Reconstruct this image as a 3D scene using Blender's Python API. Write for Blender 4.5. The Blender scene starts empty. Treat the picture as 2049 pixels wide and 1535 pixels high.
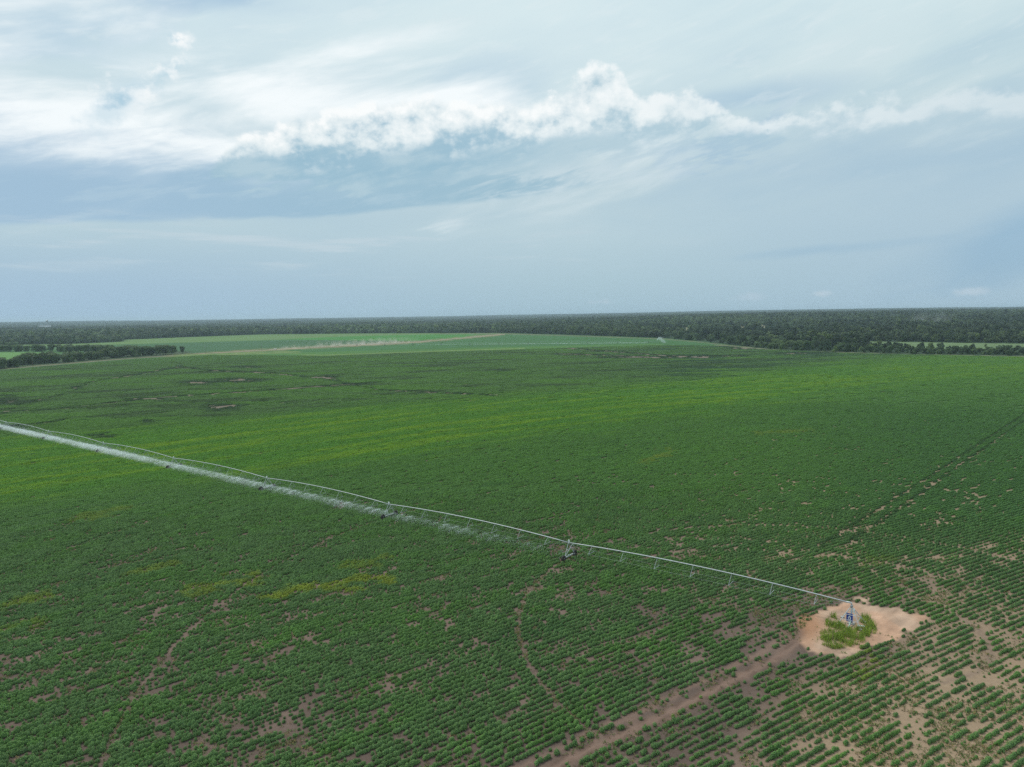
import bpy, bmesh, math, random
import numpy as np
from mathutils import Vector, Matrix

R = math.radians
random.seed(7)
rng = np.random.default_rng(11)
scene = bpy.context.scene
C = scene.collection

# ------------------------------------------------------------------ camera
IW, IH, FPX = 2049.0, 1535.0, 1422.0
CAM_H, HORIZON_Y, ROLL = 50.0, 630.0, 0.78
PITCH = math.atan((IH / 2 - HORIZON_Y) / FPX)
_r = R(ROLL)
FW = np.array([0, math.cos(PITCH), -math.sin(PITCH)])
_u0 = np.array([0, math.sin(PITCH), math.cos(PITCH)])
_r0 = np.array([1.0, 0, 0])
RT = math.cos(_r) * _r0 - math.sin(_r) * _u0
UP = math.sin(_r) * _r0 + math.cos(_r) * _u0
CAM = np.array([0, 0, CAM_H])

cam_data = bpy.data.cameras.new('camera')
cam = bpy.data.objects.new('camera', cam_data)
C.objects.link(cam)
cam.matrix_world = Matrix(((RT[0], UP[0], -FW[0], 0), (RT[1], UP[1], -FW[1], 0), (RT[2], UP[2], -FW[2], CAM_H), (0, 0, 0, 1)))
cam_data.sensor_fit = 'HORIZONTAL'
cam_data.sensor_width = 36.0
cam_data.lens = 36.0 * FPX / IW
cam_data.clip_start = 0.5
cam_data.clip_end = 60000
scene.camera = cam


def pdir(px, py):
    return FW + (px - IW / 2) / FPX * RT - (py - IH / 2) / FPX * UP


def gp(px, py, z=0.0):
    """point where a photo pixel's line of sight meets height z"""
    d = pdir(px, py)
    t = (z - CAM_H) / d[2]
    return np.array([d[0] * t, d[1] * t])


def azel(px, py):
    d = pdir(px, py)
    return math.atan2(d[0], d[1]), math.atan2(d[2], math.hypot(d[0], d[1]))


def proj(x, y, z=0.0):
    qx, qy, qz = x, y, z - CAM_H
    dz = np.maximum(qx * FW[0] + qy * FW[1] + qz * FW[2], 1.0)
    return (IW / 2 + FPX * (qx * RT[0] + qy * RT[1] + qz * RT[2]) / dz,
            IH / 2 - FPX * (qx * UP[0] + qy * UP[1] + qz * UP[2]) / dz)


# ------------------------------------------------------------------ render settings, exposure
scene.render.engine = 'CYCLES'
scene.cycles.use_denoising = False
scene.cycles.max_bounces = 6
scene.cycles.transparent_max_bounces = 8
scene.cycles.volume_bounces = 1
scene.cycles.sample_clamp_indirect = 4
scene.view_settings.view_transform = 'Standard'
scene.view_settings.look = 'None'
scene.view_settings.gamma = 1
scene.view_settings.exposure = 0.0
scene.view_settings.use_curve_mapping = False


# ------------------------------------------------------------------ node helpers
def s2l(r, g=None, b=None):
    if g is None:
        r, g, b = r
    f = lambda v: (v / 255 / 12.92) if v / 255 <= 0.04045 else ((v / 255 + 0.055) / 1.055) ** 2.4
    return (f(r), f(g), f(b))


class NT:
    def __init__(s, tree):
        s.t = tree
        s.n = tree.nodes
        s.l = tree.links

    def put(s, sock, v):
        if v is None:
            return
        if isinstance(v, bpy.types.NodeSocket):
            s.l.new(v, sock)
        elif isinstance(v, (tuple, list)):
            if sock.type == 'RGBA':
                sock.default_value = tuple(v)[:3] + (1,)
            else:
                sock.default_value = tuple(v)[:3]
        else:
            sock.default_value = v

    def m(s, op, a, b=None, c=None, clamp=False):
        n = s.n.new('ShaderNodeMath')
        n.operation = op
        n.use_clamp = clamp
        for i, v in enumerate((a, b, c)):
            s.put(n.inputs[i], v)
        return n.outputs[0]

    def add(s, a, b): return s.m('ADD', a, b)
    def sub(s, a, b): return s.m('SUBTRACT', a, b)
    def mul(s, a, b): return s.m('MULTIPLY', a, b)

    def ss(s, lo, hi, x, t0=0.0, t1=1.0):
        n = s.n.new('ShaderNodeMapRange')
        n.interpolation_type = 'SMOOTHSTEP'
        s.put(n.inputs[0], x); s.put(n.inputs[1], lo); s.put(n.inputs[2], hi)
        s.put(n.inputs[3], t0); s.put(n.inputs[4], t1)
        return n.outputs[0]

    def comb(s, x, y, z=0.0):
        n = s.n.new('ShaderNodeCombineXYZ')
        for i, v in enumerate((x, y, z)):
            s.put(n.inputs[i], v)
        return n.outputs[0]

    def sep(s, v):
        n = s.n.new('ShaderNodeSeparateXYZ')
        s.put(n.inputs[0], v)
        return n.outputs

    def noise(s, vec, scale, detail=4, rough=0.5, dist=0.0, lac=2.0, color=False):
        n = s.n.new('ShaderNodeTexNoise')
        n.noise_dimensions = '3D'
        s.put(n.inputs['Vector'], vec)
        n.inputs['Scale'].default_value = scale
        n.inputs['Detail'].default_value = detail
        n.inputs['Roughness'].default_value = rough
        n.inputs['Lacunarity'].default_value = lac
        n.inputs['Distortion'].default_value = dist
        return n.outputs[1 if color else 0]

    def mix(s, f, a, b, blend='MIX'):
        n = s.n.new('ShaderNodeMix')
        n.data_type = 'RGBA'
        n.blend_type = blend
        s.put(n.inputs[0], f); s.put(n.inputs[6], a); s.put(n.inputs[7], b)
        return n.outputs[2]

    def curve(s, x, pts, x0, x1, y0, y1):
        """piecewise smooth function of x through pts"""
        xn = s.m('DIVIDE', s.sub(x, x0), x1 - x0, clamp=True)
        n = s.n.new('ShaderNodeFloatCurve')
        cu = n.mapping.curves[0]
        pts = sorted(((p[0] - x0) / (x1 - x0), (p[1] - y0) / (y1 - y0)) for p in pts)
        while len(cu.points) < len(pts):
            cu.points.new(0.5, 0.5)
        for q, p in zip(cu.points, pts):
            q.location = (min(max(p[0], 0), 1), min(max(p[1], 0), 1))
        n.mapping.use_clip = True
        n.mapping.update()
        s.put(n.inputs['Value'], xn)
        return s.add(s.mul(n.outputs[0], y1 - y0), y0)

    def vscale(s, v, k):
        n = s.n.new('ShaderNodeVectorMath')
        n.operation = 'SCALE'
        s.put(n.inputs[0], v); s.put(n.inputs['Scale'], k)
        return n.outputs[0]

    def vadd(s, a, b):
        n = s.n.new('ShaderNodeVectorMath')
        n.operation = 'ADD'
        s.put(n.inputs[0], a); s.put(n.inputs[1], b)
        return n.outputs[0]


# ------------------------------------------------------------------ sky and sun
SUN_AZ, SUN_EL = R(-48), R(56)          # azimuth from +Y towards +X
world = bpy.data.worlds.new('World')
scene.world = world
world.use_nodes = True
wt = world.node_tree
wt.nodes.clear()
W = NT(wt)
BG_STRENGTH = 0.1
K = 1.0 / BG_STRENGTH
tc = W.n.new('ShaderNodeTexCoord')
dx, dy, dz = W.sep(tc.outputs['Generated'])
nishita = W.n.new('ShaderNodeTexSky')
nishita.sky_type = 'NISHITA'
nishita.sun_disc = False
nishita.sun_elevation = SUN_EL
nishita.sun_rotation = SUN_AZ
nishita.air_density = 1.2
nishita.dust_density = 1.5
nishita.ozone_density = 1.5
az = W.m('ARCTAN2', dx, dy)
el = W.m('ARCSINE', dz)


def L(px, py):
    a, e = azel(px, py)
    return (a, e)


def Lc(pts):
    return [L(*p) for p in pts]


A0, A1, E0, E1 = -0.75, 0.75, -0.05, 0.55
crv = lambda pts: W.curve(az, Lc(pts), A0, A1, E0, E1)
zz = W.m('MAXIMUM', W.add(dz, 0.10), 0.03)
plane = W.comb(W.m('DIVIDE', dx, zz), W.m('DIVIDE', dy, zz), 0.0)      # cloud sheet overhead
ae = W.comb(az, el, 0.0)
aeS = W.comb(W.mul(az, 1.0), W.mul(el, 2.6), 0.0)                        # flattened towards horizon
rot = W.comb(W.add(W.mul(az, 0.94), W.mul(el, 0.34)), W.mul(W.sub(W.mul(el, 0.94), W.mul(az, 0.22)), 4.5), 3.0)


def c10(r, g, b, k=1.0):
    q = s2l(r, g, b)
    return tuple(v * K * k for v in q)


# thin veil of high cloud over blue air
n_plane = W.noise(plane, 0.55, 5, 0.55, 0.5)
n_rot = W.noise(rot, 3.2, 6, 0.55, 0.4)
n_fine = W.noise(rot, 13.0, 5, 0.6, 0.3)
bil_v = W.comb(az, W.mul(el, 1.25), 0.7)
n_b = W.noise(bil_v, 13.0, 6, 0.58)                                 # heaped-cloud shape
n_b2 = W.noise(W.vadd(bil_v, (-0.008, 0.016, 0.0)), 13.0, 6, 0.58)  # the same, a step towards the light
n_s = W.noise(bil_v, 48.0, 4, 0.6)
relief = W.add(W.mul(W.sub(n_b, n_b2), 3.2), W.mul(W.sub(n_s, 0.5), 0.9))
elr = W.m('DIVIDE', el, 0.42, clamp=True)
ramp = W.n.new('ShaderNodeValToRGB')
W.put(ramp.inputs[0], elr)
cr = ramp.color_ramp
for i, (p, c) in enumerate([(0.0, (166, 193, 207)), (0.10, (174, 200, 211)), (0.26, (186, 209, 218)), (0.45, (192, 213, 221)), (0.7, (202, 223, 228)), (1.0, (212, 233, 237))]):
    e = cr.elements[i] if i < 2 else cr.elements.new(p)
    e.position = p
    e.color = s2l(*c) + (1,)
veil = W.vscale(ramp.outputs[0], K)
left = W.ss(0.15, -0.62, az)
low = W.ss(0.13, 0.02, el)
veil = W.mix(W.mul(W.mul(left, low), 0.75), veil, c10(163, 191, 216))
right = W.ss(0.1, 0.6, az)
veil = W.mix(W.mul(W.mul(right, W.ss(0.28, 0.05, el)), 0.6), veil, c10(170, 195, 213))
air = W.vscale(nishita.outputs[0], 0.95)
air = W.mix(0.85, air, c10(136, 179, 211))
high = W.ss(0.05, 0.22, el)
cover = W.add(0.92, W.mul(W.mul(W.sub(n_plane, 0.5), 0.9), high))
cover = W.add(cover, W.mul(W.mul(W.sub(n_rot, 0.5), 0.9), high))


def blob(px, py, rx, ry, wob=0.5, src=None, tilt=0.0):
    a, e = azel(px, py)
    da, de = W.sub(az, a), W.sub(el, e)
    if tilt:
        da2 = W.add(W.mul(da, math.cos(tilt)), W.mul(de, math.sin(tilt)))
        de = W.sub(W.mul(de, math.cos(tilt)), W.mul(da, math.sin(tilt)))
        da = da2
    vl = W.n.new('ShaderNodeVectorMath'); vl.operation = 'LENGTH'
    W.put(vl.inputs[0], W.comb(W.mul(da, FPX / rx), W.mul(de, FPX / ry), 0.0))
    q = W.add(vl.outputs['Value'], W.mul(W.sub(src if src is not None else n_rot, 0.5), -2.0 * wob))
    return W.ss(1.2, 0.2, q)


for gpx in [(2080, 465, 190, 70, 1.0, n_rot, 0.35, 0.55), (1390, 300, 160, 40, 2.2, n_fine, 0.12, 0.60), (970, 165, 120, 50, 2.0, n_plane, 0, 0.35), (480, 0, 200, 40, 1.5, n_rot, 0, 0.7),
            (90, 60, 280, 120, 2.2, n_rot, 0.1, 0.5), (1480, 196, 190, 26, 1.6, n_rot, 0, 0.4), (1640, 500, 260, 14, 1.5, n_rot, 0.05, 0.30)]:
    cover = W.sub(cover, W.mul(blob(*gpx[:7]), gpx[7]))
cover = W.m('MAXIMUM', W.m('MINIMUM', cover, 1.0), 0.0)
sky = W.mix(cover, air, veil)
sky = W.mix(W.mul(W.ss(0.45, 0.72, n_rot), W.mul(W.ss(0.02, 0.25, el), 0.38)), sky, c10(208, 224, 230))
sky = W.mix(W.mul(W.ss(0.50, 0.70, n_fine), W.mul(W.ss(0.12, 0.26, el), 0.35)), sky, c10(224, 235, 238))
glow = blob(800, 90, 1150, 190, 0.8, n_plane)
sky = W.mix(W.mul(glow, 0.45), sky, c10(222, 237, 242))
# bright sunlit cloud sheet, upper left
g1 = blob(60, 225, 620, 105, 1.5, n_rot, -0.02)
g2 = blob(680, 205, 560, 100, 1.6, n_rot, -0.04)
g3 = blob(430, 296, 340, 62, 1.6, n_rot, -0.25)
white = W.m('MAXIMUM', W.m('MAXIMUM', g1, g2), g3)
white = W.m('MINIMUM', W.mul(white, W.add(0.62, W.mul(n_fine, 0.75))), 1.0)
sky = W.mix(W.mul(white, 0.95), sky, c10(244, 250, 252, 1.03))
# broad grey-blue layer, left, with a crisp lower edge
lowc = crv([(-150, 452), (0, 450), (230, 446), (450, 441), (650, 436), (820, 418), (1000, 402), (1200, 372), (1400, 345), (2200, 330)])
upc = crv([(-150, 235), (0, 258), (150, 282), (300, 300), (420, 322), (500, 344), (700, 352), (950, 348), (1250, 340), (1400, 345), (2200, 352)])
wl = W.mul(W.sub(n_fine, 0.5), 0.012)
wu = W.add(W.mul(W.sub(n_rot, 0.5), 0.11), W.mul(W.sub(n_fine, 0.5), 0.05))
slab = W.mul(W.ss(W.sub(lowc, 0.002), W.add(lowc, 0.006), W.add(el, wl)), W.ss(W.add(upc, 0.028), W.sub(upc, 0.026), W.add(el, wu)))
slab = W.mul(slab, W.ss(0.26, -0.02, az))
slabc = W.mix(W.ss(0.0, -0.6, az), c10(150, 187, 206), c10(156, 188, 214))
slabc = W.mix(W.ss(0.46, 0.70, n_rot, 0.0, 0.45), slabc, c10(180, 206, 222))
slabc = W.mix(W.mul(W.ss(0.48, 0.68, n_fine), 0.35), slabc, c10(186, 210, 224))
sky = W.mix(W.mul(slab, 0.80), sky, slabc)
# low streaks beneath
st = W.mul(W.ss(0.50, 0.68, W.noise(W.comb(az, W.mul(el, 9.0), 8.0), 5.0, 5, 0.6, 0.3)), blob(400, 490, 950, 60, 0.8, n_rot))
sky = W.mix(W.mul(st, 0.7), sky, c10(198, 214, 223))

wisp = W.mul(W.ss(0.40, 0.62, n_fine), blob(1130, 352, 400, 60, 1.6, n_rot, 0.10))
sky = W.mix(W.mul(wisp, 0.75), sky, c10(204, 221, 228))
# heaped cloud, lit from above
top = crv([(-150, 420), (380, 372), (480, 286), (560, 246), (660, 226), (760, 206), (860, 206), (950, 202), (1040, 196), (1110, 180), (1160, 158), (1195, 140), (1240, 144), (1272, 190), (1340, 207), (1400, 200), (1440, 214), (1520, 232), (1600, 230), (1690, 208), (1760, 200), (1830, 212), (1900, 190), (1980, 176), (2049, 182), (2200, 190)])
bot = crv([(-150, 400), (480, 352), (560, 364), (700, 372), (880, 352), (1000, 332), (1120, 318), (1250, 306), (1400, 288), (1550, 280), (1700, 272), (1900, 264), (2200, 256)])
edge = W.add(W.mul(W.sub(n_b, 0.5), 0.085), W.mul(W.sub(n_s, 0.5), 0.022))
c_top = W.ss(W.add(top, 0.005), W.sub(top, 0.008), W.sub(el, edge))
c_bot = W.ss(W.sub(bot, 0.016), W.add(bot, W.ss(-0.05, 0.2, az, 0.006, 0.024)), W.add(el, W.add(W.mul(W.sub(n_fine, 0.5), 0.09), W.mul(W.sub(n_b, 0.5), 0.05))))
cum = W.mul(c_top, c_bot)
thick = W.m('DIVIDE', W.sub(W.sub(el, edge), bot), W.m('MAXIMUM', W.sub(top, bot), 0.025), clamp=True)
litv = W.add(W.mul(thick, 1.0), W.mul(W.mul(relief, W.ss(0.05, 0.5, thick)), 1.0))
grey_left = W.ss(0.06, -0.16, az)
litv = W.sub(litv, W.mul(W.ss(0.22, 0.02, az), 0.10))
lit = W.ss(0.10, 0.72, litv)
shade = W.mix(W.ss(0.12, -0.10, az), c10(172, 201, 215), c10(153, 189, 208))
shade = W.mix(W.mul(W.ss(0.42, 0.62, W.add(W.mul(n_b, 0.5), W.mul(n_fine, 0.5))), 0.65), shade, c10(188, 211, 221))
cumc = W.mix(lit, shade, c10(230, 240, 243))
cumc = W.mix(W.mul(W.ss(0.62, 1.0, litv), W.ss(0.45, -0.05, az)), cumc, c10(251, 254, 254))
cumc = W.mix(W.ss(0.30, 0.62, az, 0.0, 0.40), cumc, c10(200, 217, 225))
sky = W.mix(W.mul(cum, W.ss(0.15, 0.65, az, 0.94, 0.70)), sky, cumc)

# loose scraps of cloud
def scrap(px, py, rx, ry, col=(252, 254, 254), dark=(178, 210, 225), amt=0.9, tilt=0.0, wob=2.0):
    global sky
    mk = blob(px, py, rx, ry, wob, W.add(W.mul(n_b, 0.6), W.mul(n_s, 0.4)), tilt)
    cc = W.mix(W.ss(-0.25, 0.25, relief), c10(*dark), c10(*col))
    sky = W.mix(W.mul(mk, amt), sky, cc)
scrap(358, 76, 26, 18)
scrap(335, 145, 46, 18, tilt=0.7, amt=0.6)
scrap(255, 190, 66, 34, tilt=0.45, dark=(205, 225, 235))
scrap(222, 216, 64, 26, col=(206, 226, 236), dark=(158, 196, 217), tilt=0.5, amt=0.8)
for x_, y_, s_ in [(1645, 587, 24), (1205, 604, 26), (1500, 595, 34), (1940, 583, 30)]:
    scrap(x_, y_, s_, s_ * 0.30, col=(196, 211, 222), dark=(182, 202, 217), amt=0.55)

bgn = W.n.new('ShaderNodeBackground')
bgn.inputs['Strength'].default_value = BG_STRENGTH
W.put(bgn.inputs['Color'], sky)
wo = W.n.new('ShaderNodeOutputWorld')
W.l.new(bgn.outputs[0], wo.inputs[0])
world.cycles.sampling_method = 'MANUAL'
world.cycles.sample_map_resolution = 512

sun_d = bpy.data.lights.new('sun', 'SUN')
sun_d.energy = 2.0
sun_d.angle = R(8)
sun_d.color = (1.0, 0.96, 0.90)
sun = bpy.data.objects.new('sun', sun_d)
C.objects.link(sun)
sd = Vector((math.sin(SUN_AZ) * math.cos(SUN_EL), math.cos(SUN_AZ) * math.cos(SUN_EL), math.sin(SUN_EL)))
sun.rotation_euler = (-sd).to_track_quat('-Z', 'Y').to_euler()
sun.location = (-60, 40, 120)
#SKY_END

# ------------------------------------------------------------------ numeric noise for layout
def _h(ix, iy, seed):
    n = (ix.astype(np.int64) * 374761393 + iy.astype(np.int64) * 668265263 + seed * 1274126177) & 0xffffffff
    n = ((n ^ (n >> 13)) * 1274126177) & 0xffffffff
    n = (n ^ (n >> 16)) & 0xffffffff
    return n.astype(np.float64) / 4294967295.0


def vnoise(x, y, seed=0):
    ix, iy = np.floor(x), np.floor(y)
    fx, fy = x - ix, y - iy
    fx, fy = fx * fx * (3 - 2 * fx), fy * fy * (3 - 2 * fy)
    a, b = _h(ix, iy, seed), _h(ix + 1, iy, seed)
    c, d = _h(ix, iy + 1, seed), _h(ix + 1, iy + 1, seed)
    return (a + (b - a) * fx) * (1 - fy) + (c + (d - c) * fx) * fy


def fbm(x, y, octv=3, seed=0):
    s, w, tot = 0.0, 1.0, 0.0
    for i in range(octv):
        s = s + w * vnoise(x * 2 ** i + 17.3 * i, y * 2 ** i + 5.1 * i, seed + i * 101)
        tot += w
        w *= 0.5
    return s / tot


def sst(lo, hi, x):
    t = np.clip((x - lo) / (hi - lo), 0, 1)
    return t * t * (3 - 2 * t)


def inpoly(px, py, poly):
    res = np.zeros(px.shape, bool)
    n = len(poly)
    for i in range(n):
        x1, y1 = poly[i]
        x2, y2 = poly[(i + 1) % n]
        cond = ((y1 > py) != (y2 > py)) & (px < (x2 - x1) * (py - y1) / (y2 - y1 + 1e-9) + x1)
        res ^= cond
    return res


def dseg(px, py, line, yk=1.0):
    """distance to a polyline (vertical distances weighted by yk)"""
    best = np.full(px.shape, 1e9)
    for (x1, y1), (x2, y2) in zip(line, line[1:]):
        ax, ay = px - x1, (py - y1) * yk
        bx, by = x2 - x1, (y2 - y1) * yk
        t = np.clip((ax * bx + ay * by) / (bx * bx + by * by + 1e-9), 0, 1)
        best = np.minimum(best, np.hypot(ax - t * bx, ay - t * by))
    return best


# ------------------------------------------------------------------ the lie of the land
PIVOT = gp(1703, 1248)
_tw = [(1137, 1087), (785, 1007), (537, 956), (352, 916), (211, 886), (100, 863), (12, 845)]
PIPE_H = 3.4
_tp = np.array([gp(x, y, PIPE_H) for x, y in _tw])
_ud = _tp[-1] - PIVOT
UDIR = _ud / np.hypot(*_ud)
TOWER_R = [float((p - PIVOT) @ UDIR) for p in _tp]
TOWER_R.append(TOWER_R[-1] + 51)
NDIR = np.array([UDIR[1], -UDIR[0]])
if NDIR[1] > 0:
    NDIR = -NDIR                                  # towards the camera side


def hgt(x, y):
    """terrain: the fields are flat, wooded land beyond them rises gently, more so to the right"""
    x = np.asarray(x, float); y = np.asarray(y, float)
    d = np.hypot(x, y)
    a = np.arctan2(x, np.maximum(y, 1))
    rise = sst(950, 3200, d) * (5 + 23 * sst(-0.15, 0.42, a))
    far = sst(4500, 11000, d) * (18 + 6 * np.sin(a * 5))
    roll = sst(1100, 2600, d) * (fbm(x / 700, y / 700, 2, 5) - 0.5) * 10
    ridge = sst(9000, 12000, d) * (fbm(a * 9, d / 4000, 2, 9) - 0.45) * 22
    return rise + far + roll + ridge


S0, S1, SX = 0.78, 0.24, 60.0
def grow(x): return S0 * x - S1 * SX * np.log(np.cosh(np.clip(x / SX, -20, 20)))
def gslope(x): return S0 - S1 * np.tanh(x / SX)
ROW_DY = 1.24
C38, S38 = math.cos(R(38)), math.sin(R(38))

PAD = [(1640, 1229), (1604, 1243), (1592, 1264), (1620, 1291), (1655, 1297), (1692, 1321), (1722, 1305), (1762, 1287), (1846, 1245), (1800, 1221), (1740, 1200), (1705, 1201), (1672, 1214)]
TRACK = [(1612, 1262), (1592, 1290), (1545, 1322), (1470, 1360), (1400, 1395), (1300, 1445), (1200, 1490), (1130, 1525), (1085, 1548), (900, 1640)]
TRACK_W = [tuple(gp(*p)) for p in TRACK]
TRAM_W = [[tuple(gp(*p)) for p in l_] for l_ in ([(1640, 1095), (1767, 1015), (1900, 930), (2049, 830), (2200, 740)], [(1700, 1085), (1810, 1012), (1930, 925), (2049, 843), (2200, 752)])]
TRACK2_W = [(p[0] - 1.3, p[1] + 1.9) for p in TRACK_W[1:]]
YEL = [([(545, 1196), (640, 1176), (770, 1157)], 11, 1.0), ([(375, 1190), (440, 1170), (520, 1158)], 9, 0.75),
       ([(0, 1220), (90, 1194)], 9, 0.7), ([(255, 1155), (345, 1128)], 8, 0.6), ([(690, 1137), (780, 1125)], 6, 0.6),
       ([(150, 1040), (250, 1018)], 8, 0.5), ([(1290, 925), (1345, 905)], 6, 0.6), ([(1710, 1345), (1745, 1310)], 16, 0.7),
       ([(1520, 868), (1620, 862)], 4, 0.5), ([(0, 1270), (80, 1245)], 7, 0.5), ([(1725, 1135), (1775, 1120)], 9, 0.35), ([(1330, 1435), (1420, 1390)], 9, 0.45)]
DULL_EDGE = [(-400, 900), (0, 872), (300, 852), (500, 836), (700, 812), (1000, 792), (1300, 768), (1480, 748), (1700, 722), (1850, 713), (2500, 700)]
BAND_LOW = [(-400, 1040), (0, 1008), (300, 962), (650, 925), (1000, 878), (1300, 832), (1600, 790), (1800, 768), (2049, 748), (2500, 720)]
def yline(px, line):
    return np.interp(px, [p[0] for p in line], [p[1] for p in line])
ROADL = [(-300, 775), (0, 739), (140, 727), (240, 719), (380, 709), (550, 699.5), (830, 685), (1000, 669.5)]
MAINTOP = [(-300, 775), (0, 741), (250, 720), (420, 710), (650, 712), (900, 703), (1130, 696), (1330, 690), (1450, 692), (1530, 699), (1700, 706), (2049, 714), (2400, 722)]
DARKLINES = [[(360, 735), (290, 747), (180, 765), (130, 790), (60, 805), (0, 826)], [(360, 735), (420, 742), (540, 747), (620, 755), (660, 757), (700, 770), (760, 781), (1000, 792)],
             [(0, 826), (110, 820), (330, 795), (560, 780), (760, 765)], [(1090, 694), (1200, 702), (1330, 712), (1420, 716)], [(1110, 708), (1220, 712), (1330, 716)],
             [(1200, 716), (1300, 716), (1500, 712)], [(0, 857), (130, 842)]]
BARE = [((655, 757), 16, 3.0), ((480, 762), 42, 4.0), ((395, 766), 34, 3.5), ((440, 815), 32, 7.0), ((295, 845), 14, 2.5), ((15, 803), 30, 7), ((295, 798), 34, 2.5),
        ((1000, 741), 20, 2.0), ((1490, 697), 30, 2.0), ((1600, 707), 50, 2.0), ((490, 735), 26, 2.0), ((360, 734), 6, 2.5), ((45, 857), 16, 3.0), ((205, 873), 20, 3.0), ((150, 776), 12, 2.0)]


def field(x, y):
    """what grows where: returns canopy colour (n,3), stand (0..1 chance of a plant), size, soil colour (n,3), grassy"""
    px, py = proj(x, y)
    d = np.hypot(x, y)
    a = x * C38 + y * S38
    c = y - grow(x)
    jx = (fbm(x / 3.0, y / 3.0, 3, 31) - 0.5)
    jy = (fbm(x / 3.0 + 50, y / 3.0, 3, 32) - 0.5)
    k = FPX / np.maximum(d, 30)                                  # photo pixels per metre
    pxj, pyj = px + jx * 7.0 * k, py + jy * 3.2 * k
    gap = fbm(a / 2.4, c / 1.5, 3, 1)
    gapb = fbm(a / 26, c / 9, 3, 2)
    gapm = fbm(a / 9, c / 4, 3, 8)
    s = gap * 0.58 + gapb * 0.20 + gapm * 0.22
    sandy = sst(1500, 1760, px + (py - 1330) * 0.4) * sst(1285, 1380, py + (px - 1700) * 0.12)
    sandy = np.maximum(sandy, sst(1740, 1860, px) * sst(1120, 1215, py) * 0.75)
    near = sst(900, 1300, py)
    thr = 0.412 + 0.045 * sandy - 0.10 * (1 - near)
    tw_d = dseg(x, y, TRACK_W)
    thr = thr + 0.035 * sst(22, 5, tw_d) * ((px < 1640) & (c > -40))
    poor = sst(thr + 0.085, thr - 0.055, s)
    stand = 0.955 - 0.46 * poor - 0.34 * sst(thr - 0.055, thr - 0.11, s)
    stand = stand - 0.10 * sandy
    size = 0.97 + 0.16 * sst(thr + 0.04, thr + 0.16, s) - 0.30 * poor - 0.10 * sandy
    # canopy colour
    dark = np.array([0.114, 0.206, 0.080]); mid = np.array([0.104, 0.226, 0.052]); bright = np.array([0.118, 0.300, 0.030])
    yel = np.array([0.220, 0.360, 0.028]); dull = np.array([0.108, 0.205, 0.064]); blu = np.array([0.062, 0.148, 0.052])
    col = np.repeat(dark[None], len(x), 0)
    def mixc(col, b, f):
        f = np.clip(f, 0, 1)[:, None]
        return col * (1 - f) + b * f
    n1 = fbm(a / 14, c / 6, 3, 3)
    n2 = fbm(a / 5, c / 2.5, 2, 4)
    col = mixc(col, mid, sst(1120, 900, py) * 0.85)
    col = mixc(col, mid, sst(0.45, 0.75, n1) * 0.5)
    col = mixc(col, blu, sst(0.35, 0.15, n1) * 0.4)
    rightz = sst(1450, 1900, px) * sst(760, 860, py) * sst(1150, 1000, py)
    col = mixc(col, np.array([0.074, 0.166, 0.060]), rightz * 0.7)
    col = mixc(col, bright, sst(0.60, 0.80, n2) * 0.18)
    # brighter band across the middle, with yellow-green streaks along the rows
    band = sst(-22, 30, py - yline(px, DULL_EDGE)) * sst(30, -20, py - yline(px, BAND_LOW) + 40 * (n1 - 0.5))
    band = band * (1 - 0.45 * sst(1400, 1900, px))
    st1 = fbm(a / 70, c / 7.5, 3, 6)
    st2 = fbm(a / 22, c / 3.2, 3, 7)
    col = mixc(col, bright, band * 0.52)
    col = mixc(col, yel, band * sst(0.45, 0.66, st1 * 0.5 + st2 * 0.3 + fbm(a / 5, c / 1.6, 2, 9) * 0.2) * 0.72)
    # duller, older growth beyond
    dl = sst(8, -14, py - yline(px, DULL_EDGE) + 20 * (st1 - 0.5))
    col = mixc(col, dull, dl)
    d1 = fbm(a / 60, c / 16, 4, 21)
    d2 = fbm(x / 40, y / 14, 3, 22)
    d3 = fbm(x / 90, y / 22, 3, 23)
    col = mixc(col, np.array([0.066, 0.112, 0.050]), dl * sst(0.50, 0.62, d2 * 0.5 + d1 * 0.5) * 0.8)  # dark streaks: shadow in the canopy gaps, painted into the crop colour
    col = mixc(col, np.array([0.118, 0.250, 0.048]), dl * sst(0.50, 0.68, d3) * 0.7)
    rdk = sst(1150, 1420, px) * sst(1900, 1600, px) * dl
    col = mixc(col, np.array([0.042, 0.088, 0.058]), rdk * sst(0.47, 0.58, fbm(x / 50, y / 9, 3, 24)) * 0.8)
    lftlow = dl * sst(800, 300, px) * sst(735, 715, py)
    col = mixc(col, np.array([0.112, 0.225, 0.060]), lftlow * 0.8)
    for line, rad, amt in YEL:
        q = dseg(pxj, pyj, line, 1.6)
        col = mixc(col, np.array([0.225, 0.285, 0.044]), sst(rad * 2.0, rad * 0.4, q + 12 * (gap - 0.5)) * amt * 0.95)
    # soil
    brown = np.array([0.125, 0.088, 0.072]); tan = np.array([0.45, 0.305, 0.220]); sand = np.array([0.32, 0.225, 0.150])
    red = np.array([0.36, 0.19, 0.11])
    soil = np.repeat(brown[None], len(x), 0)
    soil = mixc(soil, np.array([0.180, 0.125, 0.10]), sst(0.4, 0.7, fbm(x / 8, y / 8, 3, 12)))
    soil = mixc(soil, sand, np.maximum(sandy, sst(1250, 1600, px) * sst(1240, 1100, py) * 0.8))
    # bare places
    pad = inpoly(pxj, pyj, PAD)
    tj = (fbm(x / 1.6, y / 1.6, 2, 35) - 0.5) * 0.9
    t2 = dseg(x, y, TRACK2_W)
    onlane = np.maximum(sst(1.2, 0.7, tw_d + tj), sst(0.75, 0.4, t2 + tj) * 0.75)
    stand = stand * np.where(pad, 0, 1) * (1 - 0.97 * onlane) * (1 - 0.5 * sst(4.5, 1.2, tw_d))
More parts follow.
